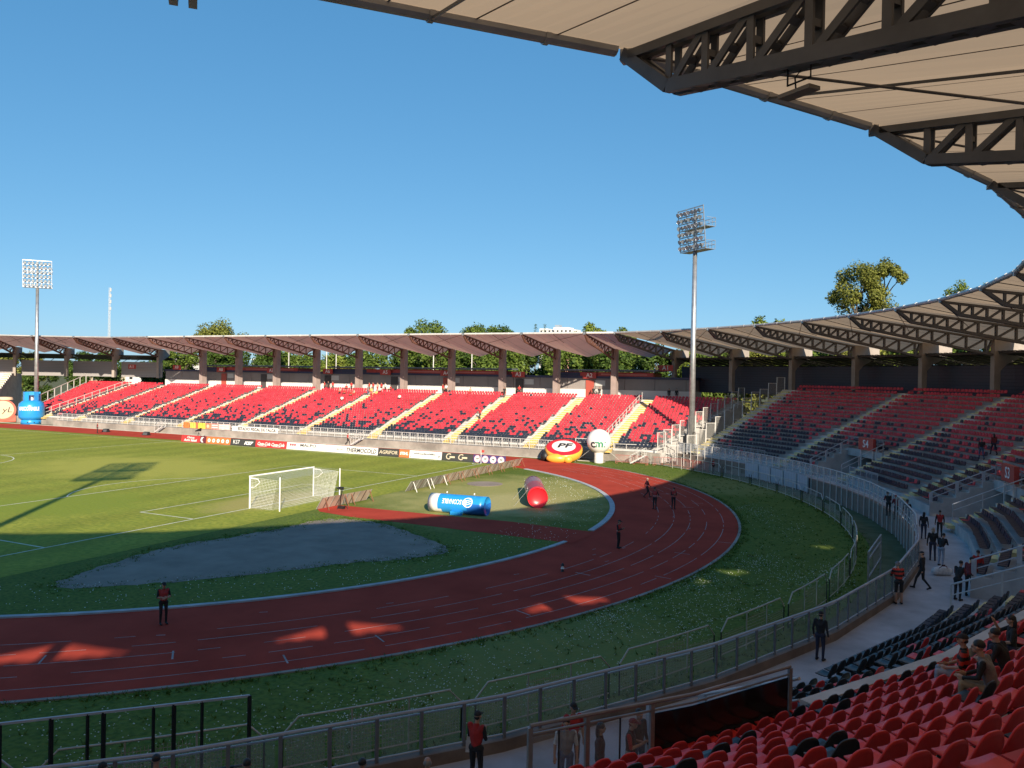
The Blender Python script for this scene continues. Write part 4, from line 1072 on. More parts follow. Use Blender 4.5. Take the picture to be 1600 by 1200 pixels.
def back_board(p, q, label, dark=False):
    p, q = Vector((*p,0)), Vector((*q,0)); d = q-p; L_ = d.length-.05; t = thing('advert_board', label, 'advert board', p, atan2(d.y,d.x), 'advert boards seen from behind')
    k = .62     # local y>0 towards the pitch; the panel leans back towards +y at the foot
    MB().hexa([(0,0,.03),(L_,0,.03),(L_,-.03,.03),(0,-.03,.03),(0,k,.98),(L_,k,.98),(L_,k-.03,.98),(0,k-.03,.98)]).build('panel', BACKG if dark else BACKM, t)
    n = max(2, round(L_/.72))
    for j in range(n+1):
        u = L_*j/n; MB().bar((u,.025,.05),(u,k+.025,.98),.06,.05).build('batten', mat('dark_batten',(.10,.07,.055),.7) if j % 2 else BACKG, t)
    for u in (.3, L_-.3): MB().bar((u,k+.05,.9),(u,k+.45,0),.045).build('strut', WHITE if dark else mat('rusty_steel',(.22,.09,.05),.7), t)
P0, P1 = Vector((5.2,10.0)), Vector((4.7,34.6))
for k in range(8):
    a, c = P0.lerp(P1, k/8), P0.lerp(P1, (k+1)/8); back_board(c, a, '%s leaning board seen from behind, nearest the goal counted first' % ordn(k+1), k < 2)
back_board((5.1,4.3),(4.9,1.4), 'short leaning board behind the right goalpost, right half'); back_board((4.9,1.3),(4.7,-1.6), 'short leaning board behind the right goalpost, left half')
def tripod(x, y, label, h=1.5):
    t = thing('camera_tripod', label, 'tripod', (x,y,0))
    for k in range(3): a = .4+2.1*k; MB().tube([(.5*cos(a),.5*sin(a),0),(0,0,h)], .022, 6).build('leg', DARK, t)
    b = MB(); b.box(-.3,.12,-.09,.09,h,h+.22); b.build('camera', DARK, t); MB().tube([(-.3,0,h+.11),(-.52,0,h+.11)], .06, 10).build('lens', DARK, t)
    MB().box(-.25,.25,-.15,.15,.02,.22).build('case', DARK, t)
tripod(6.1, -.2, 'camera on a tripod behind the short leaning boards by the goal')
t = thing('television_camera', 'black pitchside camera on a short stand behind the leftmost advert boards', 'camera', (on_y(312,41.5).x,41.5,0))
for k in range(3): a = .4+2.1*k; MB().tube([(.4*cos(a),.4*sin(a),0),(0,0,.9)], .03, 6).build('leg', DARK, t)
MB().hexa([(-.7,-.12,.95),(.4,-.12,1.05),(.4,.12,1.05),(-.7,.12,.95),(-.7,-.12,1.1),(.5,-.12,1.6),(.5,.12,1.6),(-.7,.12,1.1)]).build('camera', DARK, t)
for px, py, lab in ((165,675,'black wedge loudspeaker on the far track, left one'),(228,680,'black wedge loudspeaker on the far track, right one')):
    g = on_z(px, py); t = thing('wedge_speaker', lab, 'loudspeaker', (g.x,g.y,0)); MB().hexa([(-.65,-.3,0),(.65,-.3,0),(.65,.35,0),(-.65,.35,0),(-.55,-.05,.5),(.55,-.05,.5),(.55,.3,.55),(-.55,.3,.55)]).build('cabinet', DARK, t)
    MB().hexa([(-.5,-.285,.07),(.5,-.285,.07),(.5,-.275,.07),(-.5,-.275,.07),(-.45,-.09,.45),(.45,-.09,.45),(.45,-.08,.45),(-.45,-.08,.45)]).build('grille', mat('grey_grille',(.08,.08,.08),.6), t)
b = MB(); c = (8.8,18.6); b.lathe([(1.75,.013),(1.75,.035),(1.25,.035),(1.2,.02),(0,.02)], 28, (c[0],c[1],0))
structure(b.build('throwing_circle', SAND))

# ------------------------------------------------------------ inflatables
def infl(n_, c, r_=.32): return mat(n_, c, r_, var=.05, scale=1.2, spec=.5)
IB, IBD, IW, IR, IY = infl('inflatable_blue',(.02,.26,.62)), infl('inflatable_dark_blue',(.015,.12,.42)), infl('inflatable_white',(.72,.70,.67)), infl('inflatable_red',(.58,.02,.03)), infl('inflatable_yellow',(.72,.36,.05))
def capsule(b, x0, x1, r_, m0, m1, sk=0., n=24):
    """cylinder along x with rounded ends; between x0 and x1; material by x"""
    prof = []
    for k in range(5): a = pi/2*k/4; prof.append((x0+.28*(1-sin(a))*r_, r_*(.72+.28*sin(a)) if k else .35*r_))
    ns = 14
    for k in range(1, ns): prof.append((x0+.28*r_+(x1-x0-.56*r_)*k/ns, r_))
    for k in range(5): a = pi/2*(1-k/4); prof.append((x1-.28*(1-sin(a))*r_, r_*(.72+.28*sin(a)) if k < 4 else .35*r_))
    vs = [(x, ra*cos(2*pi*j/n), r_+ra*sin(2*pi*j/n)) for x, ra in prof for j in range(n)]
    for i in range(len(prof)-1):
        for j in range(n):
            xm = (prof[i][0]+prof[i+1][0])/2; th = 2*pi*(j+.5)/n
            k = m0(xm, th); b.mi.append(k); o = len(b.v); b.f.append((o+i*n+j, o+i*n+(j+1) % n, o+(i+1)*n+(j+1) % n, o+(i+1)*n+j))
    o = len(b.v); b.v += vs
    b.f.append(tuple(o+j for j in range(n))[::-1]); b.mi.append(m0(x0, 0)); b.f.append(tuple(o+(len(prof)-1)*n+j for j in range(n))); b.mi.append(m0(x1, 0))
    return b
def wrap_text(t, txt, size, x, r_, ang, m, flip=False, sx=1., name='lettering', bold=.012):
    """lettering bent round a cylinder that lies along local x (axis at z=r_)"""
    o = text_part(name, txt, size, (0,0,0), (0,0,0), m, None, 1., 0., .006, bold=bold*size)
    for v in o.data.vertices:
        u, w_, d = v.co.x*sx, v.co.y, v.co.z
        if flip: u, w_ = -u, -w_
        th = ang+w_/r_; rr = r_+.012+d; v.co = (x+u, -rr*cos(th), r_+rr*sin(th))
    o.parent = t; return o
p0, p1 = on_z(668,801), on_z(748,809); d = p1-p0
t = thing('inflatable_cylinder', 'blue and white inflatable cylinder lying on the grass beside the jump runway', 'inflatable', (p0.x-.1,p0.y+.75,0), atan2(d.y,d.x)+.06)
Li = 4.7
capsule(MB(), 0, Li, .72, lambda x, th: 1 if x < 1.15+.35*cos(th+.5) else (2 if x > 3.4+.5*sin(th) and sin(th) < .35 else 0), 0).build('body', [IB, IW, IBD], t, smooth=True)
wrap_text(t, 'GASCONABLE', .52, 2.25, .72, .42, WHITE, True, .62)
b = MB(); n = 28
for r0, r1 in ((.33,.40),):
    vs = []
    for k in range(n):
        for rr in (r0, r1):
            u, w_ = rr*cos(2*pi*k/n), rr*sin(2*pi*k/n); th = .42+w_/.72; vs.append((3.35+u, -.735*cos(th), .72+.735*sin(th)))
    b.add(vs, [(2*k, 2*k+1, (2*k+3) % (2*n), (2*k+2) % (2*n)) for k in range(n)])
for q in (-.16,0,.16):
    vs = []
    for k in range(7):
        for e in (-.03,.03):
            u = -.26+.52*k/6; w_ = q+u*.35+e; th = .42+w_/.72; vs.append((3.35+u, -.735*cos(th), .72+.735*sin(th)))
    b.add(vs, [(2*k, 2*k+1, 2*k+3, 2*k+2) for k in range(6)])
b.build('round_logo', WHITE, t)
MB().box(2.0,2.9,-.88,-.55,0,.28).build('valve_flap', IB, t)
for u in (1.3,3.6): MB().tube([(u,.0,1.5),(u,.05,1.62)], .05, 6).build('tie_loop', IW, t)
p0, p1 = on_z(833,772), on_z(840,794); d = p1-p0
t = thing('inflatable_cylinder', 'red and grey inflatable cylinder lying on the dry grass inside the bend', 'inflatable', (p0.x,p0.y,0), atan2(d.y,d.x))
IG = infl('inflatable_grey',(.22,.19,.24)); IRD = infl('inflatable_wine',(.34,.07,.10)); IRG = infl('inflatable_pale_grey',(.50,.48,.52))
capsule(MB(), 0, d.length, .83, lambda x, th: (3 if sin(th) < .25 and cos(th) < 0 else 1) if x < d.length*.44 else (2 if x < d.length*.88 else 0), 0).build('body', [IR, IG, IRD, IRG], t, smooth=True)
wrap_text(t, 'T R A C', .42, d.length*.66, .83, .35, mat('pale_print',(.55,.5,.5),.5), False, .8)
for u in (d.length*.4, d.length*.88):
    MB().tube([(u,-.8,1.3),(u+.2,-1.9,.0)], .009, 5).build('guy_rope', mat('grey_rope',(.4,.4,.38),.8), t)
# round white balloon
c = on_y(938, 43.4)
t = thing('balloon', 'round white inflatable ball on a neck lettered cmi in black and green', 'inflatable', (c.x,43.4,0), RD(205.8-180-6.4)-.0)
yawb = atan2(CAM.y-43.4, CAM.x-c.x)+pi/2; t.rotation_euler = (0,0,yawb)
prof = [(.0,0),(.55,.0),(.6,.1),(.56,.9),(.60,1.25)]+[(1.52*cos(a), 2.72+1.52*sin(a)) for a in [-1.15+i*(1.15+pi/2)/16 for i in range(17)]]
MB().lathe(prof, 32).build('envelope', IW, t, smooth=True)
def ball_text(t, txt, size, u, w_, cz, r_, m, sx=1.):
    o = text_part('lettering', txt, size, (0,0,0), (0,0,0), m, None, 1, 0., .006, bold=.03*size)
    for v in o.data.vertices:
        a, e = (u+v.co.x*sx)/r_, (w_+v.co.y)/r_; rr = r_+.015+v.co.z; v.co = (rr*sin(a)*cos(e), -rr*cos(a)*cos(e), cz+rr*sin(e))
    o.parent = t
GRN = mat('green_ink', (.02,.22,.12), .5)
ball_text(t, 'c', 1.45, -.82, -.25, 2.72, 1.52, INK); ball_text(t, 'm', 1.35, .02, -.22, 2.72, 1.52, GRN, 1.05); ball_text(t, 'ı', 1.35, .78, -.22, 2.72, 1.52, GRN)
for s_ in (-1, 1): MB().tube([(s_*1.1,0,1.6),(s_*3.0,.6,.0)], .01, 5).build('guy_rope', WHITE, t)
# sagging round PF bouncer
c = on_y(883, 43.3); yawb = atan2(CAM.y-43.3, CAM.x-c.x)+pi/2
t = thing('inflatable_badge', 'sagging yellow and red round inflatable with a PF badge on top', 'inflatable', (c.x,43.3,0), yawb)
R_ = Matrix.Rotation(.40, 3, 'X')
def tl(b):
    b.v = [tuple(R_ @ Vector(v)+Vector((0,0,.75))) for v in b.v]; return b
tl(MB().lathe([(0,-.1),(1.9,-.1),(2.24,.15),(2.38,.6),(2.36,1.0),(2.22,1.13)], 36)).build('side_wall', IY, t, smooth=True)
tl(MB().lathe([(2.25,1.10),(2.16,1.17),(1.95,1.21),(1.5,1.26)], 36)).build('red_ring', IR, t, smooth=True)
tl(MB().lathe([(1.5,1.26),(1.3,1.28),(0,1.31)], 36)).build('white_disc', IW, t, smooth=True)
o = text_part('lettering', 'PF', 1.55, (0,0,0), (0,0,0), INK, None, 1, .25, .01, bold=.05)
for v in o.data.vertices: v.co = R_ @ Vector((v.co.x*1.15, v.co.y, 1.31+.02+v.co.z))+Vector((0,0,.75))
o.parent = t
b = MB(); b.ball((-.75,-2.0,.5),(1.45,.75,.62),16,8); b.ball((.55,-2.25,.42),(.6,.55,.5),12,7); b.build('slack_fabric', IY, t, smooth=True)
MB().ball((-2.3,-.6,.6),(.6,.8,.75),12,7).build('fan_blower', DARK, t, smooth=True)
# blue gas bottle inflatable
c = on_y(50, 45.6); yawb = atan2(CAM.y-45.6, CAM.x-c.x)+pi/2
t = thing('inflatable_bottle', 'giant blue gas bottle inflatable with white lettering at the far left of the track', 'inflatable', (c.x,45.6,0), yawb)
MB().lathe([(0,0),(1.75,0),(1.78,.75),(1.6,.8),(1.72,.85),(2.08,1.15),(2.2,1.5),(2.2,3.3),(2.05,3.9),(1.6,4.35),(1.2,4.5),(0,4.55)], 32).build('body', IB, t, smooth=True)
b = MB()
for k in range(10):
    if k in (2,): continue
    a0, a1 = 2*pi*k/10-1.9, 2*pi*(k+.98)/10-1.9
    z0, z1 = (4.45,6.1) if k not in (0,4,5) else (5.5,6.1)
    b.hexa([(r_*cos(a),r_*sin(a),z) for z in (z0,z1) for r_, a in ((1.22,a0),(1.42,a0),(1.42,a1),(1.22,a1))])
b.build('collar', IB, t); MB().tube([(0,0,4.5),(0,0,5.5)], .32, 10).build('valve', IW, t)
o = text_part('lettering', 'GASCONABLE', .95, (0,0,0), (0,0,0), WHITE, None, 1, 0, .01, bold=.03)
for v in o.data.vertices:
    a = (-.55+v.co.x*.62)/2.2; rr = 2.22+v.co.z; v.co = (rr*sin(a), -rr*cos(a), 2.95+v.co.y)
o.parent = t
for k in (-.35,.25,.8): MB().tube([(1.79*sin(k),-1.79*cos(k),.4),(1.70*sin(k),-1.70*cos(k),.4)], .12, 8).build('vent_hole', DARK, t)
c = on_y(5, 46.2); yawb = atan2(CAM.y-46.2, CAM.x-c.x)+pi/2
t = thing('inflatable_badge', 'round salmon and cream inflatable lettered yL at the left edge of the photo', 'inflatable', (c.x,46.2,0), yawb)
SAL = infl('inflatable_salmon',(.55,.13,.09)); CRM = infl('inflatable_cream',(.70,.50,.33))
b = MB(); n = 30; pl = [(2.25*cos(2*pi*k/n),0,2.3+2.1*sin(2*pi*k/n)) for k in range(n)]; b.prism(pl, (0,2.2,0)); b.box(-2.2,2.2,.1,2.1,0,1.2); b.build('drum', SAL, t)
b = MB(); b.prism([(1.85*cos(2*pi*k/n),-.04,2.35+1.75*sin(2*pi*k/n)) for k in range(n)], (0,.03,0)); b.build('face', CRM, t)
text_part('lettering', 'yL', 1.5, (.7,-.06,2.3), (pi/2,0,0), INK, t, 1.2, .2)
MB().lathe([(1.4,0),(1.2,.5),(0,.55)], 20, (.4,1.2,4.3)).build('cap', CRM, t, smooth=True)
# banners on the front railing
def banner(p0, p1, y, z0, z1, label, m):
    a, c = on_y(p0,y), on_y(p1,y); L_ = c.x-a.x; t = thing('banner', label, 'banner', (a.x,y,z0)); n = 12; b = MB()
    for k in range(n):
        x0, x1 = L_*k/n, L_*(k+1)/n; w0, w1 = .03*sin(k*1.3), .03*sin((k+1)*1.3)
        b.hexa([(x0,w0,0),(x1,w1,0),(x1,w1+.015,0),(x0,w0+.015,0),(x0,w0,z1-z0),(x1,w1,z1-z0),(x1,w1+.015,z1-z0),(x0,w0+.015,z1-z0)])
    b.build('cloth', m, t); return t, L_
t, L_ = banner(364,436,45.72,.55,1.82,'white banner lettered with the stadium name on the front railing', BW)
text_part('lettering', 'ESTADIO FISCAL DE TALCA', .66, (L_*.54,-.05,.85), (pi/2,0,0), INK, t, .98, 0, .004, bold=.012)
text_part('lettering', 'INSTITUTO NACIONAL DE DEPORTES', .46, (L_*.54,-.05,.28), (pi/2,0,0), INK, t, .98, 0, .004, bold=.008)
text_part('lettering', 'CLUB', .4, (L_*.25,-.05,1.22), (pi/2,0,0), INK, t, 1.2, 0, .004) if False else None
for p0, p1, c_, lab in ((288,297,(.6,.16,.04),'orange banner on the front railing, leftmost of the coloured ones'),(298,307,(.72,.45,.08),'yellow banner on the front railing, between the two orange ones'),(307,311,(.55,.12,.05),'narrow orange banner on the front railing'),(311,322,(.74,.5,.06),'wide yellow banner on the front railing'),(322,331,(.6,.2,.1),'orange banner with a pale round emblem on the front railing'),(331,343,(.62,.25,.22),'pink banner on the front railing'),(343,361,(.64,.45,.42),'pale banner next to the white stadium banner')):
    t, L_ = banner(p0, p1, 45.78, 1.05, 2.0, lab, mat('banner_'+lab.split()[0]+str(p0), c_, .8, var=.15, scale=2))
    if p0 == 322: MB().tube([(L_/2,-.06,.47),(L_/2,-.05,.47)], .3, 16).build('emblem', CREAM, t)
    if p0 in (331,343):
        for z in (.25,.6): MB().box(L_*.12,L_*.88,-.05,-.036,z,z+.14).build('printed_line', BW, t)

# ------------------------------------------------------------ trees, houses, tower beyond the stands
LEAF = [leaf_mat('dark_leaves', (.026,.056,.010), (.085,.14,.024)), leaf_mat('mid_leaves', (.045,.085,.013), (.15,.21,.036)), leaf_mat('bright_leaves', (.075,.12,.016), (.22,.27,.045)), leaf_mat('olive_leaves', (.075,.095,.016), (.25,.26,.055))]
BARK = mat('bark', (.085,.065,.05), .9, var=.3, scale=3, bump=.4)
def tree(label, x, y, h, rad, kind=1, crown0=.3, seed=0, group=None, lean=0., leaf=.62, dens=1., tall=1.):
    r_ = random.Random(seed); t = thing('tree', label, 'tree', (x,y,0), 0, group)
    b = MB(); top = h*.8
    tr = [(0,0,-.1),(lean*.3,.1,h*crown0),(lean*.7,-.1,h*.6),(lean,0,top)]
    b.tube(tr, [rad*.07+.12, rad*.055+.1, rad*.03+.07, .04], 8)
    blobs = []
    ch = h*(1-crown0)
    for k in range(int((9+rad*1.6)*max(1., .5*ch/rad))):
        a = r_.uniform(0, 2*pi); f = r_.random(); z = h*crown0+ch*(.12+.78*f); prof = sin(pi*min(1,.18+.82*(1-f)**.8*.9+.05))**.6
        rr = rad*prof*r_.uniform(.35,.80); c = Vector((lean*f+rr*cos(a), rr*sin(a), z)); s_ = rad*r_.uniform(.30,.50)*(1-.3*f)
        blobs.append((c, s_)); q = Vector((lean*.5,0,max(h*crown0*.9, z-s_-rad*.5))); b.tube([q, q.lerp(c,.5)+Vector((0,0,.2)), c], [.11+.01*rad,.08,.03], 5)
    blobs.append((Vector((lean,0,h-rad*.32)), rad*.34))
    b.build('trunk', BARK, t, smooth=True)
    cv = []; cf = []
    n = int(520*dens)
    for c, s_ in blobs:
        for _ in range(int(n*(.5+s_/rad))):
            d = Vector((r_.gauss(0,1), r_.gauss(0,1), r_.gauss(0,1))).normalized(); p = c+d*s_*(r_.random()**.33)*r_.uniform(.75,1.18); p.z += (d.z*.1)*s_
            u = Vector((r_.gauss(0,1), r_.gauss(0,1), r_.gauss(0,.7))).normalized(); w_ = u.cross(d+Vector((0,0,.3))).normalized(); q = leaf*r_.uniform(.55,1.25)
            o = len(cv); cv += [p-u*q*.5, p+w_*q*.32, p+u*q*.5, p-w_*q*.32]; cf.append((o,o+1,o+2,o+3))
    m = MB(); m.v = [tuple(v) for v in cv]; m.f = cf; m.mi = [0]*len(cf); m.build('crown', LEAF[kind], t)
    return t
def at_px(px, Y): return on_y(px, Y)
def top_z(px, py, Y):
    d = pixel_ray(px, py); return CAM.z+d.z*(Y-CAM.y)/d.y
# tall ones that show above the roof line
for px, py, Y, rad, kd, lab in ((660,499,104,6.5,1,'leafy green tree rising above the middle of the far roof line'),(640,512,100,4,1,'smaller green tree top just left of the tallest tree over the far roof'),(745,507,112,6.5,1,'broad green tree top over the far roof, left half of a pair'),(785,509,112,6.0,0,'broad green tree top over the far roof, right half of a pair'),(920,505,112,4.2,2,'pointed bright green tree top over the far roof near the white building'),(972,512,110,4,1,'small tree top over the right end of the far roof'),
    (343,505,112,8.5,3,'round olive green tree behind the far roof right of the radio mast'),(318,514,118,4,3,'small olive tree top beside the round olive tree'),(1185,496,98,4.5,2,'bright leafy tree top just over the roof right of the tall light mast'),(1215,500,100,4,2,'second leafy tree top over the roof right of the tall light mast')):
    c = at_px(px, Y); tree(lab, c.x, Y, top_z(px, py, Y), rad, kd, .3, px)
c = at_px(1352, 92); tree('big yellow green tree standing alone above the right-hand roof', c.x-1.5, 92, top_z(1340, 409, 92), 5.2, 3, .34, 77, dens=1.5, leaf=.42); tree('narrower yellow green tree joined to the right side of the big one above the roof', c.x+2.6, 93, top_z(1375, 405, 93), 4.2, 3, .36, 78, dens=1.5, leaf=.42)
c = at_px(1497, 80); tree('thin sparse tree top poking over the roof right of the big tree', c.x, 80, top_z(1497, 437, 80), 2.6, 2, .55, 79, dens=.25, leaf=.34)
c = at_px(1538, 76); tree('sparse twig top just over the roof at the far right', c.x, 76, top_z(1538, 441, 76), 1.8, 2, .6, 80, dens=.2, leaf=.3)
k = 0
for px in list(range(415, 1045, 34))+[250,283,330,350,380]:
    Y = 86+(px*7 % 11); c = at_px(px, Y); kd = (0,1,1,2,0,1)[k % 6] if px > 400 else (1,0)[k % 2]
    h = 16.2+((px*13) % 7)*.35 if px > 640 else 14.6+((px*13) % 7)*.3
    tree('%s tree from the left in the green row seen under the far roof' % ordn(k+1), c.x, Y, h, 4.6+(k % 3)*.5, kd, .22, 200+k, 'trees seen under the far roof'); k += 1
k = 0
for px in (1075,1120,1175,1240,1300,1350,1420,1480,1560):
    a = pixel_ray(px, 580); d = Vector((a.x,a.y,0)).normalized(); o = Vector((CAM.x-S.cx, CAM.y, 0)); B_ = o.dot(d); tq = -B_+sqrt(B_*B_-o.length_squared+95**2); p = o+d*tq
    tree('%s tree from the left behind the louvred wall of the curved stand' % ordn(k+1), p.x+S.cx, p.y, 16.3+(k % 3)*.5, 4.6, (2,1,3)[k % 3], .25, 300+k, 'trees behind the curved stand'); k += 1
for px, Y, lab in ((20,98,'yellow green tree behind the roof at the far left edge'),(48,104,'second yellow green tree behind the roof at the far left'),(60,84,'dark bushy tree under the far left roof end'),(170,92,'low tree behind the grey louvre wall at left'),(128,95,'dark tree behind the left roof end')):
    c = at_px(px, Y); tree(lab, c.x, Y, 15.5 if Y > 90 else 10.5, 4.8, 3 if px in (20,48) else 0, .2, 500+px)
# houses and far blocks
def house(label, px0, px1, Y, ztop, roofc, wallc, ridge, cat='house', zb=0, depth=9, wins=3):
    a, c = at_px(px0, Y), at_px(px1, Y); L_ = c.x-a.x; t = thing(cat.replace(' ','_'), label, cat, (a.x,Y,0))
    MB().box(0,L_,0,depth,0,ztop).build('wall', wallc, t)
    b = MB(); b.prism([(-.4,-.5,ztop-.1),(L_+.4,-.5,ztop-.1),(L_+.4,depth/2,ztop+ridge),(-.4,depth/2,ztop+ridge)], (0,0,.2)); b.prism([(-.4,depth/2,ztop+ridge),(L_+.4,depth/2,ztop+ridge),(L_+.4,depth+.5,ztop-.1),(-.4,depth+.5,ztop-.1)], (0,0,.2))
    for x in (0.02, L_-.22): b.prism([(x,0,ztop),(x,depth,ztop),(x,depth/2,ztop+ridge)], (.2,0,0))
    b.build('roof', roofc, t)
    for j in range(wins):
        x = L_*(j+.5)/wins; MB().box(x-.55,x+.55,-.05,.02,ztop-2.2,ztop-.9).build('window', mat('dark_window',(.03,.035,.04),.15), t)
    return t
WH = mat('house_white', (.62,.62,.60), .8, var=.05); TILE = mat('clay_tile', (.34,.13,.07), .85, var=.25, scale=2); TIN = mat('tin_roof', (.30,.27,.24), .6, var=.2)
house('white house with a pale gable roof seen under the left end of the far roof', 232, 300, 96, 12.0, TIN, WH, 2.4)
house('low house with an orange tiled roof left of the white house', 196, 232, 92, 10.4, TILE, WH, 1.7, wins=2)
house('low tiled house at the far left behind the louvre wall', 120, 175, 120, 9.2, TILE, mat('cream_wall',(.5,.42,.3),.8), 2)
house('low building with a reddish roof seen in the gap between two roof columns', 466, 522, 80, 10.2, mat('pink_tile',(.46,.19,.13),.8), mat('cream_wall',(.5,.42,.3),.8), 1.0, wins=2)
house('white shed roofs between the trees behind the far stand', 395, 428, 140, 14.5, WH, WH, 1.2)
t = thing('apartment_block', 'brick stair tower half hidden by trees right of the far columns', 'building', (at_px(872,150).x,150,0)); z1 = top_z(880,547,150); MB().box(0,5.2,0,6,0,z1).build('wall', mat('pale_brick',(.40,.22,.16),.85,var=.15), t)
for z in (z1-2.2,z1-4.6): MB().box(3.2,4.1,-.06,.02,z,z+1.1).build('window', mat('dark_window',(.03,.035,.04),.15), t)
t = thing('apartment_block', 'distant white apartment block with stepped top over the far roof line', 'building', (at_px(842,560).x,560,0))
for u0, u1, py in ((0,14,513),(14,22,518),(24,50,511.5),(50,62,515)): MB().box(u0*.52,u1*.52,0,12,0,top_z(868,py,560)).build('wall_block', WH, t)
MB().box(13,17,2,8,0,top_z(868,507.5,560)).build('roof_tank_house', mat('blue_grey',(.25,.3,.36),.7), t)
for u in range(8): MB().box(.8+u*3.7,2.4+u*3.7,-.1,.05,top_z(868,516,560)-1.4,top_z(868,516,560)).build('window', mat('dark_window',(.03,.035,.04),.15), t)
for px, lab in ((838,'dark conifer top left of the white apartment block'),(852,'second dark conifer top beside the white apartment block')):
    c = at_px(px-2, 300); h = top_z(px, 506, 300); t = thing('conifer', lab, 'tree', (c.x,300,0)); b = MB(); r_ = random.Random(px)
    MB().tube([(0,0,0),(0,0,h)], [.4,.05], 6).build('trunk', BARK, t)
    for _ in range(420):
        z = h*(.35+.65*r_.random()); R = (h-z)*.16+.5; a = r_.uniform(0,6.28); p = Vector((R*cos(a)*r_.uniform(.3,1),R*sin(a)*r_.uniform(.3,1),z)); q = r_.uniform(.4,.9)
        b.add([p, p+Vector((cos(a)*q,sin(a)*q,-.3)), p+Vector((-sin(a)*.4,cos(a)*.4,-.1))], [(0,1,2)])
    b.build('crown', LEAF[0], t)
# lattice radio mast
Y = 300; c = at_px(170, Y); h = top_z(170, 449, Y); t = thing('radio_mast', 'slim pale lattice radio mast behind the far roof at left', 'radio mast', (c.x,Y,0))
lg = [Vector((1.0*cos(2.1*k),1.0*sin(2.1*k),0)) for k in range(3)]; sc_ = lambda z: 1-.55*z/h
for p in lg: MB().tube([p, p*.45+Vector((0,0,h))], [.10,.07], 5).build('leg', STEELP, t)
b = MB(); z = 0
while z < h-2.5:
    for k in range(3): b.bar(lg[k]*sc_(z)+Vector((0,0,z)), lg[(k+1) % 3]*sc_(z+2.4)+Vector((0,0,z+2.4)), .09); b.bar(lg[k]*sc_(z)+Vector((0,0,z)), lg[(k+1) % 3]*sc_(z)+Vector((0,0,z)), .08)
    z += 2.4
b.build('lattice', STEELP, t)
for f in (.99,.93,.87,.8): MB().box(.3,1.3,-.25,.25,h*f-2,h*f).build('antenna', STEELP, t)
for k, (px, p0, p1) in enumerate(((1040-530,560,482),(514,576,480))): pass
k = 0
for px in (451,510,525,677,737):
    Y = 80; c = at_px(px, Y); t = thing('lamp_pole', '%s thin pale pole from the left standing before the trees behind the far stand' % ordn(k+1), 'pole', (c.x,Y,0), 0, 'thin poles behind the far stand'); k += 1
    MB().tube([(0,0,0),(0,0,15.5)], .09, 6).build('pole', STEELP, t); MB().box(-.5,.1,-.1,.1,15.4,15.6).build('lamp_head', STEELP, t)
# small floodlight hung under the nearest truss
a_ = A0-9*STEP; c = min((S(61.5+.1*j, a_+.001, 14.4) for j in range(100)), key=lambda v: abs((v-CAM).dot(CR)/(v-CAM).dot(CF)*FPX-446))
d = pixel_ray(1246, 148); zl = CAM.z+d.z*(c-CAM).dot(CF)
t = thing('hanging_fitting', 'small flat floodlight hanging on a bracket under the nearest roof truss', 'floodlight', (c.x,c.y,zl), RD(a_))
MB().tube([(-.22,0,.6),(-.22,0,.2),(.22,0,.2),(.22,0,.6)], .018, 6).build('bracket', DARK, t); b = MB(); b.box(-.3,.3,-.12,.12,.0,.06); b.build('lamp', mat('tan_lit_lamp', (.20,.17,.14), .6), t); MB().tube([(-.05,0,.05),(-.12,.05,.3),(.06,.05,.45),(.1,0,.6)], .014, 5).build('cable', DARK, t)  # tan light on the lamp is put into its casing colour
t = thing('hanging_fitting', 'two thin dark rods hanging in from the top left edge of the photo', 'floodlight', on_z(296, -22, 16.6)); MB().tube([(-.3,0,.5),(-.3,0,0)], .02, 6).build('bracket', DARK, t); MB().tube([(.3,0,.5),(.3,0,-.05)], .02, 6).build('bracket', DARK, t)  # bare bracket rods only, no lamp hangs here

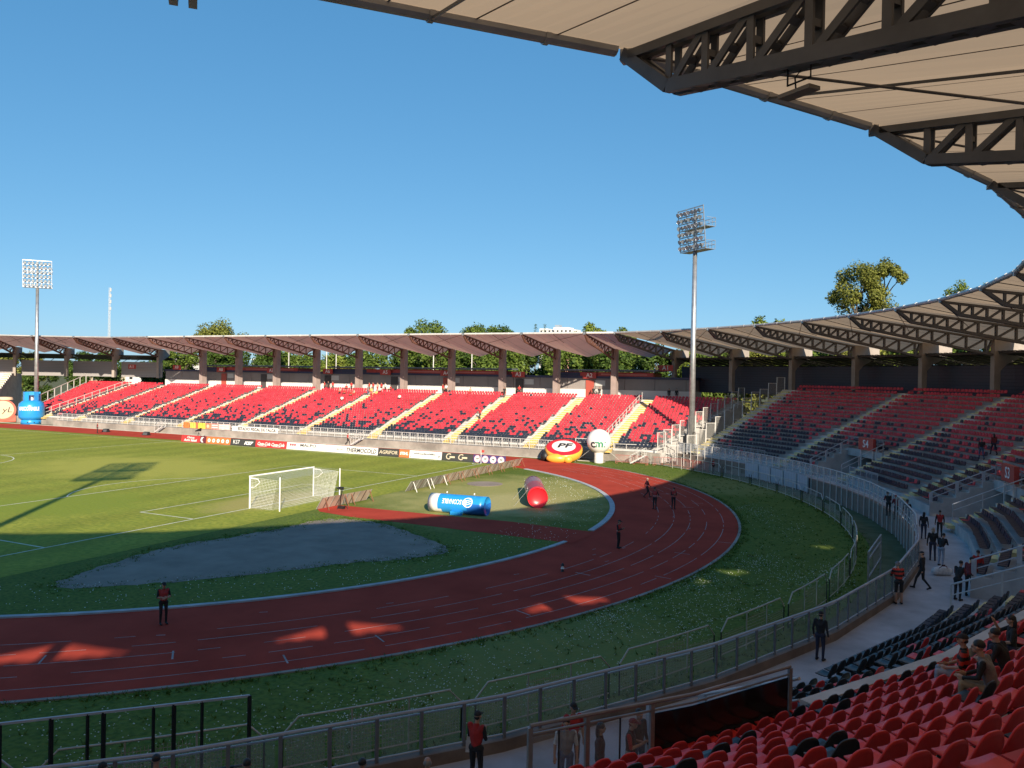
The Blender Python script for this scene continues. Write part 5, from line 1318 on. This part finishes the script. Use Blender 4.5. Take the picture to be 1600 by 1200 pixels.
# ------------------------------------------------------------ people
def pose(kind):
    J = dict(pel=(0,0,.95), hipL=(-.095,0,.91), hipR=(.095,0,.91), kneL=(-.105,.03,.50), kneR=(.105,.03,.50), ankL=(-.11,-.02,.085), ankR=(.11,-.02,.085),
             toeL=(-.125,.15,.035), toeR=(.125,.15,.035), wai=(0,.0,1.08), che=(0,.0,1.28), shL=(-.185,-.01,1.42), shR=(.185,-.01,1.42), nec=(0,.005,1.50), hea=(0,.03,1.63),
             elL=(-.245,-.03,1.13), elR=(.245,-.03,1.13), wrL=(-.255,.06,.89), wrR=(.255,.06,.89), haL=(-.25,.09,.80), haR=(.25,.09,.80))
    if kind == 'phone': J.update(elL=(-.22,.05,1.14), elR=(.22,.05,1.14), wrL=(-.07,.27,1.20), wrR=(.07,.27,1.22), haL=(-.03,.34,1.25), haR=(.03,.34,1.27), hea=(0,.06,1.62))
    if kind == 'folded': J.update(elL=(-.25,.04,1.14), elR=(.25,.04,1.14), wrL=(-.04,.20,1.10), wrR=(.04,.18,1.14), haL=(.05,.20,1.09), haR=(-.06,.19,1.15), hea=(0,.055,1.62))
    if kind == 'behind': J.update(elL=(-.27,-.12,1.14), elR=(.27,-.12,1.14), wrL=(-.09,-.17,.95), wrR=(.09,-.17,.95), haL=(-.02,-.17,.92), haR=(.02,-.18,.93))
    if kind == 'walk': J.update(kneL=(-.10,.20,.53), ankL=(-.10,.30,.10), toeL=(-.105,.46,.07), kneR=(.10,-.02,.48), ankR=(.10,-.33,.15), toeR=(.105,-.20,.04), elL=(-.25,-.12,1.15), wrL=(-.24,-.12,.90), haL=(-.23,-.08,.82), elR=(.25,.08,1.15), wrR=(.25,.27,.98), haR=(.24,.34,.93))
    if kind == 'lean': J.update(wai=(0,.04,1.08), che=(0,.11,1.26), shL=(-.185,.13,1.39), shR=(.185,.13,1.39), nec=(0,.17,1.46), hea=(0,.22,1.58), elL=(-.24,.20,1.13), elR=(.24,.20,1.13), wrL=(-.10,.43,1.10), wrR=(.10,.43,1.10), haL=(-.05,.5,1.08), haR=(.05,.5,1.08))
    if kind in ('sit', 'sitfwd', 'sitlift'):
        dz = -.47; up = ('pel','hipL','hipR','wai','che','shL','shR','nec','hea')
        for k in up: x, y, z = J[k]; J[k] = (x, y, z+dz)
        J.update(kneL=(-.13,.44,.50), kneR=(.13,.44,.50), ankL=(-.13,.46,.085), ankR=(.13,.48,.085), toeL=(-.14,.63,.035), toeR=(.14,.65,.035))
        fy = .14 if kind == 'sitfwd' else .0
        for k, f in (('wai',.3),('che',.7),('shL',1),('shR',1),('nec',1.2),('hea',1.5)): x, y, z = J[k]; J[k] = (x, y+fy*f, z-fy*.2*f)
        J.update(elL=(-.25,.05+fy,.68), elR=(.25,.05+fy,.68), wrL=(-.13,.28+fy,.60), wrR=(.13,.28+fy,.60), haL=(-.08,.36+fy,.60), haR=(.08,.36+fy,.60))
        if kind == 'sitlift': J.update(elR=(.28,.22,.80), wrR=(.20,.34,1.02), haR=(.17,.38,1.10))
    return {k: np.array(v, float) for k, v in J.items()}
def body_parts(J, child=False):
    """list of (region, p, q, r0, r1, flat)"""
    h = J['hea']; n = J['nec']; s_ = 1.
    P = []
    add = lambda reg, a, b, r0, r1: P.append((reg, np.array(a, float), np.array(b, float), r0, r1))
    for S_ in 'LR':
        sx = -1 if S_ == 'L' else 1
        add('legs', J['hip'+S_], J['kne'+S_], .088, .060); add('legs', J['kne'+S_], J['ank'+S_], .060, .042)
        add('shoe', J['ank'+S_]+[0,-.02,-.03], J['toe'+S_], .046, .036)
        add('sleeve', J['sh'+S_], J['el'+S_], .056, .043); add('arm', J['el'+S_], J['wr'+S_], .043, .029)
        w, a = J['wr'+S_], J['ha'+S_]; d = (a-w)/max(1e-6, np.linalg.norm(a-w)); side = np.cross(d, [0,1,0.2]); side /= max(1e-6, np.linalg.norm(side))
        add('hand', w+d*.02, w+d*.075, .030, .036)
        for j, L_ in enumerate((.060,.074,.070,.052)):
            o = w+d*.085+side*(-.027+.018*j); add('hand', o, o+d*L_*.55+np.array([0,.006,0]), .0115, .010); add('hand', o+d*L_*.55+np.array([0,.006,0]), o+d*L_+np.array([0,.022,0]), .010, .009)
        o = w+d*.035+side*(-.032); add('hand', o, o+d*.045-side*.028+np.array([0,.02,0]), .013, .010)
        add('torso', J['che']+[sx*.06,0,0], J['sh'+S_]+[-sx*.02,0,0], .105, .068); add('torso', J['wai']+[sx*.05,0,0], J['che']+[sx*.07,.005,0], .098, .112)
        add('legs', J['pel']+[sx*.04,-.01,-.01], J['hip'+S_], .110, .100)
    add('torso', J['pel']+[0,0,.06], J['wai'], .118, .108); add('torso', J['wai'], J['che'], .112, .125)
    add('torso', J['che'], n-[0,0,.06], .12, .07); add('skin', n-[0,0,.04], h-[0,.02,.05], .055, .052)
    return P
def head_parts(h, f=(0,1)):
    """skull, jaw, nose, brow, ears, facing +y"""
    A_ = lambda c, r: (np.array(h, float)+np.array(c, float), r)
    return [A_((0,-.012,.03), (.076,.095,.092)), A_((0,.022,-.045), (.058,.066,.065)), A_((0,.088,-.005), (.014,.022,.026)), A_((0,.076,.022), (.05,.018,.014)),
            A_((-.078,-.005,-.005), (.013,.022,.032)), A_((.078,-.005,-.005), (.013,.022,.032)), A_((0,.080,-.052), (.026,.012,.012))]
BODY = {}
def body_mesh(kind):
    if kind in BODY: return BODY[kind]
    J = pose(kind); P = body_parts(J); b = MB()
    for reg, p, q, r0, r1 in P:
        p, q = Vector(p), Vector(q); d = (q-p)
        if d.length < 1e-4: d = Vector((0,0,.001))
        dn = d.normalized(); pts = [p-dn*r0*.95, p-dn*r0*.7, p-dn*r0*.3, p, q, q+dn*r1*.3, q+dn*r1*.7, q+dn*r1*.95]
        b.tube(pts, [r0*.25, r0*.72, r0*.955, r0, r1, r1*.955, r1*.72, r1*.25], 12 if r0 > .02 else 8)
    hp = head_parts(J['hea'])
    for c, r_ in hp: b.ball(c, r_, 14, 9)
    o = b.build('person', SKIN)
    md = o.modifiers.new('r', 'REMESH'); md.mode = 'VOXEL'; md.voxel_size = .0135
    sm = o.modifiers.new('s', 'SMOOTH'); sm.factor = .5; sm.iterations = 2
    bpy.context.view_layer.update()
    me = bpy.data.meshes.new_from_object(o.evaluated_get(bpy.context.evaluated_depsgraph_get())); bpy.data.objects.remove(o)
    C = np.empty(len(me.polygons)*3); me.polygons.foreach_get('center', C); C = C.reshape(-1,3)
    best = np.full(len(C), 9.); reg = np.zeros(len(C), np.int32); names = ['skin','torso','sleeve','arm','legs','calf','shoe','hand']
    for rg, p, q, r0, r1 in P:
        d = q-p; L2 = max(1e-9, d@d); t = np.clip(((C-p)@d)/L2, 0, 1); ds = np.linalg.norm(C-(p+t[:,None]*d), axis=1)-(r0+(r1-r0)*t)
        k = names.index(rg); m_ = ds < best; best[m_] = ds[m_]; reg[m_] = k
    for S_ in 'LR':                              # calves are a region of their own (shorts)
        p, q = J['kne'+S_], J['ank'+S_]; d = q-p; t = ((C-p)@d)/(d@d); near_ = np.linalg.norm(C-(p+np.clip(t,0,1)[:,None]*d), axis=1) < .085
        reg[(reg == 4) & near_ & (t > .05)] = 5
    for c, r_ in hp[:1]:
        ds = np.linalg.norm(C-c, axis=1); reg[(ds < .15) & (C[:,2] > J['nec'][2]+.035)] = 0
    me.materials.clear()
    for _ in names: me.materials.append(SKIN)
    me.polygons.foreach_set('material_index', reg); me.polygons.foreach_set('use_smooth', [True]*len(reg)); me.update(); me.name = 'person'
    BODY[kind] = (me, J); return BODY[kind]
def striped():
    if 'jersey_stripes' in MATS: return MATS['jersey_stripes']
    m, N, L, b = nodes('jersey_stripes'); b.inputs['Roughness'].default_value = .8
    tc = N.new('ShaderNodeTexCoord'); sp = N.new('ShaderNodeSeparateXYZ'); L.new(tc.outputs['Object'], sp.inputs[0])
    a = N.new('ShaderNodeMath'); a.operation = 'MULTIPLY'; a.inputs[1].default_value = 6.2; L.new(sp.outputs[2], a.inputs[0])
    f = N.new('ShaderNodeMath'); f.operation = 'FRACT'; L.new(a.outputs[0], f.inputs[0]); g = N.new('ShaderNodeMath'); g.operation = 'GREATER_THAN'; g.inputs[1].default_value = .5; L.new(f.outputs[0], g.inputs[0])
    mx = N.new('ShaderNodeMix'); mx.data_type = 'RGBA'; mx.inputs[6].default_value = (.015,.014,.015,1); mx.inputs[7].default_value = (.50,.035,.02,1); L.new(g.outputs[0], mx.inputs[0]); L.new(mx.outputs[2], b.inputs['Base Color']); return m
def vest():
    if 'steward_vest' in MATS: return MATS['steward_vest']
    m, N, L, b = nodes('steward_vest'); b.inputs['Roughness'].default_value = .75
    tc = N.new('ShaderNodeTexCoord'); sp = N.new('ShaderNodeSeparateXYZ'); L.new(tc.outputs['Object'], sp.inputs[0])
    r = N.new('ShaderNodeValToRGB'); r.color_ramp.interpolation = 'CONSTANT'; e = r.color_ramp.elements
    rd, bk, wt = (.40,.035,.03,1), (.02,.02,.022,1), (.62,.60,.58,1)
    e[0].position = 0; e[0].color = bk; e[1].position = .985; e[1].color = wt
    for p_, c_ in ((1.02,rd),(1.06,wt),(1.095,rd),(1.46,bk)): x = e.new(min(1,p_/1.7)); x.color = c_
    e[1].position = .985/1.7
    dv = N.new('ShaderNodeMath'); dv.operation = 'DIVIDE'; dv.inputs[1].default_value = 1.7; L.new(sp.outputs[2], dv.inputs[0]); L.new(dv.outputs[0], r.inputs[0]); L.new(r.outputs[0], b.inputs['Base Color']); return m
def cloth(n_, c): return mat('cloth_'+n_, [v+.006 for v in c], .85, var=.28, scale=5, bump=.6)
CL_ = dict(black=cloth('black',(.014,.014,.016)), navy=cloth('navy',(.018,.024,.055)), red=cloth('red',(.40,.022,.020)), wine=cloth('wine',(.16,.018,.022)), white=cloth('white',(.62,.61,.60)), grey=cloth('grey',(.20,.19,.19)), beige=cloth('beige',(.42,.31,.23)), jeans=cloth('jeans',(.07,.11,.20)), pale=cloth('pale_jeans',(.26,.32,.42)), khaki=cloth('khaki',(.26,.20,.13)), yellow=cloth('yellow',(.6,.42,.12)), skin=SKIN, stripe=None, vest=None)
HEADW = {}
def headwear(kind, J):
    h = J['hea']; b = MB()
    def shell_(c, r_, cut, n=14, k=8):
        vs = []; 
        for i in range(k+1):
            t = pi/2*(1-i/k)-cut*(i/k)
            vs += [(c[0]+r_[0]*cos(t)*cos(2*pi*j/n), c[1]+r_[1]*cos(t)*sin(2*pi*j/n), c[2]+r_[2]*sin(t)) for j in range(n)]
        fs = [(i*n+j, i*n+(j+1) % n, (i+1)*n+(j+1) % n, (i+1)*n+j)[::-1] for i in range(k) for j in range(n)]; fs.append(tuple(k*n+j for j in range(n)))
        b.add(vs, fs)
    if kind == 'short': shell_(h+[0,-.022,.045], (.083,.098,.090), .35)
    elif kind == 'long': shell_(h+[0,-.022,.045], (.086,.100,.092), .35); b.ball(h+[0,-.085,-.09], (.085,.055,.17), 12, 8)
    elif kind == 'bald': shell_(h+[0,-.05,.02], (.083,.075,.07), .5)
    elif kind in ('cap', 'redcap', 'greycap'):
        shell_(h+[0,-.012,.045], (.086,.104,.088), .02)
        b.hexa([h+[-.07,.07,.04], h+[.07,.07,.04], h+[.055,.17,.025], h+[-.055,.17,.025], h+[-.07,.07,.055], h+[.07,.07,.055], h+[.055,.17,.037], h+[-.055,.17,.037]]); b.ball(h+[0,-.06,-.01], (.07,.05,.05), 10, 6)
    elif kind in ('beanie', 'hood'):
        shell_(h+[0,-.015,.04], (.090,.108,.100), .15); b.ball(h+[0,-.05,-.07], (.085,.06,.09) if kind == 'hood' else (.05,.04,.05), 10, 6)
    return b
HWM = dict(short=HAIR, long=HAIR, bald=mat('grey_hair',(.2,.19,.18),.7), cap=CL_['black'], redcap=CL_['wine'], greycap=CL_['grey'], beanie=cloth('blue_beanie',(.05,.07,.13)), hood=CL_['beige'])
EYE = mat('eye_dark', (.015,.012,.01), .3)
def person(label, pos, heading, kind='stand', hw='short', torso='black', sleeve=None, arm='skin', legs='black', calf=None, h=1.74, group=None, hwm=None, shoe='black'):
    me, J = body_mesh(kind)
    o = bpy.data.objects.new('person', me); COL.objects.link(o); o.location = pos; o.rotation_euler = (0,0,heading-pi/2); k = h/1.74; o.scale = (k,k,k)
    g = lambda n_: striped() if n_ == 'stripe' else vest() if n_ == 'vest' else CL_[n_]
    sel = ['skin', torso, sleeve or torso, arm, legs, calf or legs, shoe, 'skin']
    for i, n_ in enumerate(sel): o.material_slots[i].link = 'OBJECT'; o.material_slots[i].material = g(n_)
    tag(o, label, 'person', group)
    key = (kind, hw)
    if key not in HEADW: x = headwear(hw, J).build('cap' if 'cap' in hw else hw if hw in ('hood','beanie') else 'hair', HWM[hw], o, smooth=True); HEADW[key] = x.data
    else: x = bpy.data.objects.new('cap' if 'cap' in hw else hw if hw in ('hood','beanie') else 'hair', HEADW[key]); COL.objects.link(x); x.parent = o
    if hwm: x.material_slots[0].link = 'OBJECT'; x.material_slots[0].material = g(hwm)
    if ('eyes', kind) not in HEADW:
        b = MB()
        for s_ in (-1, 1): b.ball(J['hea']+[s_*.03,.083,.004], (.012,.007,.007), 8, 5)
        e = b.build('eyes', EYE, o); HEADW[('eyes', kind)] = e.data
    else: e = bpy.data.objects.new('eyes', HEADW[('eyes', kind)]); COL.objects.link(e); e.parent = o
    return o
def face_to(p, px): q = on_z(*px); return atan2(q.y-p.y, q.x-p.x)
def to_cam(p, off=0.): return atan2(CAM.y-p.y, CAM.x-p.x)+RD(off)
SLEEV = dict(sleeve='black', arm='black')
ST = 'stewards in red vests'
for (px, py, off, kind, hw, lab) in ((255,976,15,'folded','cap','steward in black cap and red vest with arms folded alone on the near track'),(966,857,70,'phone','cap','steward in red vest looking at a phone in the middle of the bend'),(1011,778,110,'walk','bald','steward in red vest walking at the shadow line on the track'),(1023,796,-30,'behind','cap','steward in red vest standing left of the pair on the far track'),(1052,796,20,'phone','cap','steward in red vest standing right of the pair on the far track'),(1114,741,60,'stand','cap','steward in red vest standing against the fence at the corner of the shaded stand'),(152,677,80,'stand','cap','tiny dark figure standing on the far track left of the wedge speakers')):
    p = on_z(px, py); p.z = .02; person(lab, p, to_cam(p, off), kind, hw, 'vest', 'black', 'black' if off > 15 else 'skin', 'black', h=1.76)
p = on_y(545, 44.75); p.z = .06; person('person in a red top walking along the foot of the straight stand', p, to_cam(p, 70), 'walk', 'short', 'red', None, 'skin', 'black')
def walkp(px, py, z=None): p = on_z(px, py, ZW if z is None else z); return p
W_ = [((1404,944),'lean','greycap','stripe','stripe','skin','black','skin',1.82,200,'man in a striped red and black jersey and dark shorts leaning on the glass fence'),
      ((1440,921),'walk','cap','black','black','black','black',None,1.74,-110,'person all in black walking on the walkway beside a white bag'),
      ((1443,842),'stand','long','black','black','black','navy',None,1.62,170,'long haired person in black standing far along the walkway'),
      ((1468,839),'stand','short','red','black','black','black',None,1.64,190,'person in red and black standing beside the gangway corner'),
      ((1457,876),'stand','hood','black','black','black','navy',None,1.76,185,'person in a dark hooded jacket seen from behind on the walkway'),
      ((1470,884),'lean','short','black','black','skin','pale',None,1.72,150,'person in pale jeans bending beside the dark hooded one'),
      ((1281,1032),'stand','cap','black','black','black','navy',None,1.66,160,'person in black and navy standing alone on the walkway by the glass fence'),
      ((1388,806),'lean','short','black','stripe','skin','black',None,1.72,200,'person in dark top at the tall fence, leftmost of the three there'),
      ((1401,812),'lean','redcap','wine','wine','skin','black',None,1.72,205,'person in a wine red top at the tall fence, middle of the three there'),
      ((1417,822),'stand','cap','black','black','skin','black',None,1.74,190,'person in a black shirt at the tall fence, rightmost of the three there'),
      ((1496,938),'lean','short','black','wine','skin','black',None,1.76,150,'person in black leaning over the rail, left of the huddle by the white bag'),
      ((1514,932),'lean','short','wine','wine','skin','black',None,1.78,160,'person in dark wine jacket bending in the huddle by the white bag'),
      ((1527,915),'stand','short','red','red','skin','khaki',None,1.66,170,'person in red at the right of the huddle by the white bag')]
for (pxy, kind, hw, to, sv, ar, lg, cf, h, off, lab) in W_:
    p = walkp(*pxy); person(lab, p, to_cam(p, off), kind, hw, to, sv, ar, lg, cf, h)
p = walkp(1472, 899); t = thing('duffel_bag', 'white duffel bag lying on the walkway among the group', 'bag', p, .4)
b = MB(); b.tube([(-.48,0,.17),(-.36,0,.2),(0,.03,.23),(.36,0,.2),(.48,0,.17)], [.10,.19,.22,.19,.10], 14); b.build('bag', CL_['white'], t, smooth=True); MB().tube([(-.2,-.1,.38),(-.1,-.2,.5),(.1,-.2,.5),(.2,-.1,.38)], .018, 6).build('strap', CL_['wine'], t)
def on_rows(px, py, dz=0.):
    d = pixel_ray(px, py)
    for k in range(200, 14000):
        p = CAM+d*(k*.01); R = hypot(p.x-S.cx, p.y)
        i = int((R-R1)/TR)
        if R > R1 and i < NR and p.z < ZR+RISE*(i+1)+dz:
            a = DG(atan2(p.y, p.x-S.cx)); return S(R1+TR*i+.42, a, ZR+RISE*(i+1)), a
for (px, py, kind, hw, to, lg, off, lab) in ((1527,722,'walk','cap','black','jeans',-100,'person in a dark top climbing between the seats, left of the two above S3'),(1546,714,'walk','long','wine','navy',-90,'person in a wine top climbing between the seats, right of the two above S3')):
    p, a = on_rows(px, py, .0); person(lab, p, RD(a)+RD(off)+pi, kind, hw, to, None, 'black', lg, None, 1.7)
def seated(px, py, lab, hw, to, sv, ar, lg, cf=None, kind='sit', h=1.74, tw=0, hwm=None):
    """px,py = the seated person's hips"""
    p, a = on_rows(px, py, .42); i = int((hypot(p.x-S.cx, p.y)-R1)/TR); q = S(R1+TR*i+.30, a, ZR+RISE*(i+1)-.02)
    person(lab, q, RD(a)+pi+RD(tw), kind, hw, to, sv, ar, lg, cf, h*.93, None, hwm)
seated(1512,1058,'seated man in a red and black striped jersey, dark cap and pale jeans','cap','stripe','stripe','skin','pale',None,'sit',1.8,25)
seated(1548,1076,'seated person in a grey top with a beige hood seen from behind','short','grey','black','black','khaki',None,'sitfwd',1.76,20)
seated(1580,1012,'seated person in black with dark hair at the right edge','long','black','black','skin','navy',None,'sitlift',1.72,30)
seated(1568,1046,'seated person in a dark coat between the striped jersey and the right edge','short','black','black','black','black',None,'sitfwd',1.74,10)
# the beige hood lying on the shoulders
# people below the guard panel and along the bottom edge
B_ = [((896,1098),'stand','cap','red','red','skin','black',1.72,20,'person in a red jersey and dark cap behind the glass guard'),((885,1122),'stand','short','grey','white','skin','jeans',1.74,0,'person in a pale grey top and jeans in front of the red jersey'),
      ((938,1130),'stand','long','black','black','black','black',1.70,90,'person in black standing against a guard post'),((986,1122),'phone','redcap','black','red','skin','beige',1.72,80,'person in black and red with a red cap behind the guard panel'),((998,1108),'stand','short','black','black','black','jeans',1.74,40,'person in a black coat behind the one with the red cap'),
      ((1028,1149),'stand','beanie','red','red','red','navy',1.22,0,'child in a red coat and blue beanie looking up behind the guard panel'),((745,1112),'phone','cap','red','black','skin','black',1.74,150,'person in red and black with a white bag at the bottom by the glass fence'),
      ((244,1180),'stand','short','wine','wine','skin','black',1.74,170,'dark haired head at the bottom edge, second from the left'),((160,1193),'stand','cap','grey','grey','skin','black',1.72,170,'capped head just showing at the bottom left edge'),((386,1187),'stand','short','black','black','skin','black',1.74,180,'dark head at the bottom edge below the moat gate'),((566,1186),'stand','short','black','black','skin','black',1.74,170,'dark head at the bottom edge, left of the bottom centre'),((668,1185),'stand','bald','grey','grey','skin','black',1.74,180,'head with thin hair at the bottom edge, left of the person with the white bag')]
for (px, py), kind, hw, to, sv, ar, lg, h, off, lab in B_:
    zf = ZW; p = on_z(px, py+2, zf+h*.985); p.z = zf; person(lab, p, to_cam(p, off), kind, hw, to, sv, ar, lg, None, h)
    if 'white bag' in lab and 'red and black' in lab:
        t = thing('hand_bag', 'white bag hanging at the arm of the person by the glass fence', 'bag', p+Vector((-.22,.22,.98)), .4); b = MB(); b.hexa([(-.16,-.04,-.3),(.16,-.04,-.3),(.16,.06,-.3),(-.16,.06,-.3),(-.13,-.02,.1),(.13,-.02,.1),(.13,.03,.1),(-.13,.03,.1)]); b.build('pouch', CL_['white'], t); MB().tube([(-.1,0,.1),(0,0,.32),(.1,0,.1)], .012, 6).build('strap', CL_['white'], t)
# supporters in the straight stand
def a_rows(px, py):
    d = pixel_ray(px, py); best = None
    for i in range(AN):
        y = AY0+ATR*i+.35; t = (y-CAM.y)/d.y; p = CAM+d*t; e = abs(p.z-(AZ0+ARI*i))
        if best is None or e < best[0]: best = (e, Vector((p.x, y, AZ0+ARI*i)))
    return best[1]
random.seed(31); k = 0
crowd = [(507,606,'r','stand'),(513,607,'b','stand'),(520,606,'r','stand'),(549,606,'r','walk'),(541,612,'r','sit'),(531,617,'p','sit'),(538,620,'r','sit'),(553,619,'p','sit'),(548,622,'r','sit'),(534,628,'w','sit'),(577,609,'r','stand'),(583,608,'r','stand'),(590,610,'p','stand'),(596,609,'r','stand'),(602,612,'w','stand'),(594,616,'w','sit'),(580,621,'y','stand'),(588,620,'y','sit'),(610,613,'r','sit'),(575,617,'g','stand'),(624,628,'w','sit'),(692,608,'r','stand'),(697,609,'w','stand'),(735,615,'p','sit'),(788,620,'b','walk'),(750,655,'r','walk')]
CC = dict(r=('red','black'), b=('black','black'), p=('beige','red'), w=('white','black'), y=('yellow','red'), g=('grey','jeans'))
CN = dict(r='red', b='black', p='pale', w='white', y='yellow', g='grey')
for px, py, c_, kd in crowd:
    q = a_rows(px, py); k += 1
    if kd == 'sit': q.y += .05
    person('%s supporter in a %s top, %s' % (ordn(k), CN[c_], 'alone on a stairway' if kd == 'walk' and px > 700 else 'counted from the left of the far stand group'), q, -pi/2+random.uniform(-.5,.5), kd, random.choice(('short','short','long','cap')), CC[c_][0], None, 'skin', CC[c_][1], None, 1.72, 'supporters in the far stand')
for px, py, c_, lab in ((928,616,'b','dark figure at the red door below the A2 sign, left one'),(937,616,'b','dark figure by the window below the A2 sign, right one'),(697,596,'b','dark figure in the doorway below the A4 sign'),(812,607,'r','red figure at the door below the A3 sign'),(1058,612,'b','dark figure on the top terrace left of the light mast'),(1046,613,'b','second dark figure on the top terrace left of the light mast')):
    X = on_y(px, 69.8).x; person(lab, (X,69.8,zt_A), -pi/2+.3, 'stand', 'short', CC[c_][0], None, 'black', 'black')
# litter and bottles on the track
t = thing('cone_stack', 'stack of small white and dark cones standing on the track', 'cones', on_z(879, 893))
for k in range(3): MB().lathe([(0,0),(.11,0),(.05,.12),(.05,.14),(0,.14)], 10, (0,0,.16*k)).build('cone', BW if k % 2 else DARK, t)
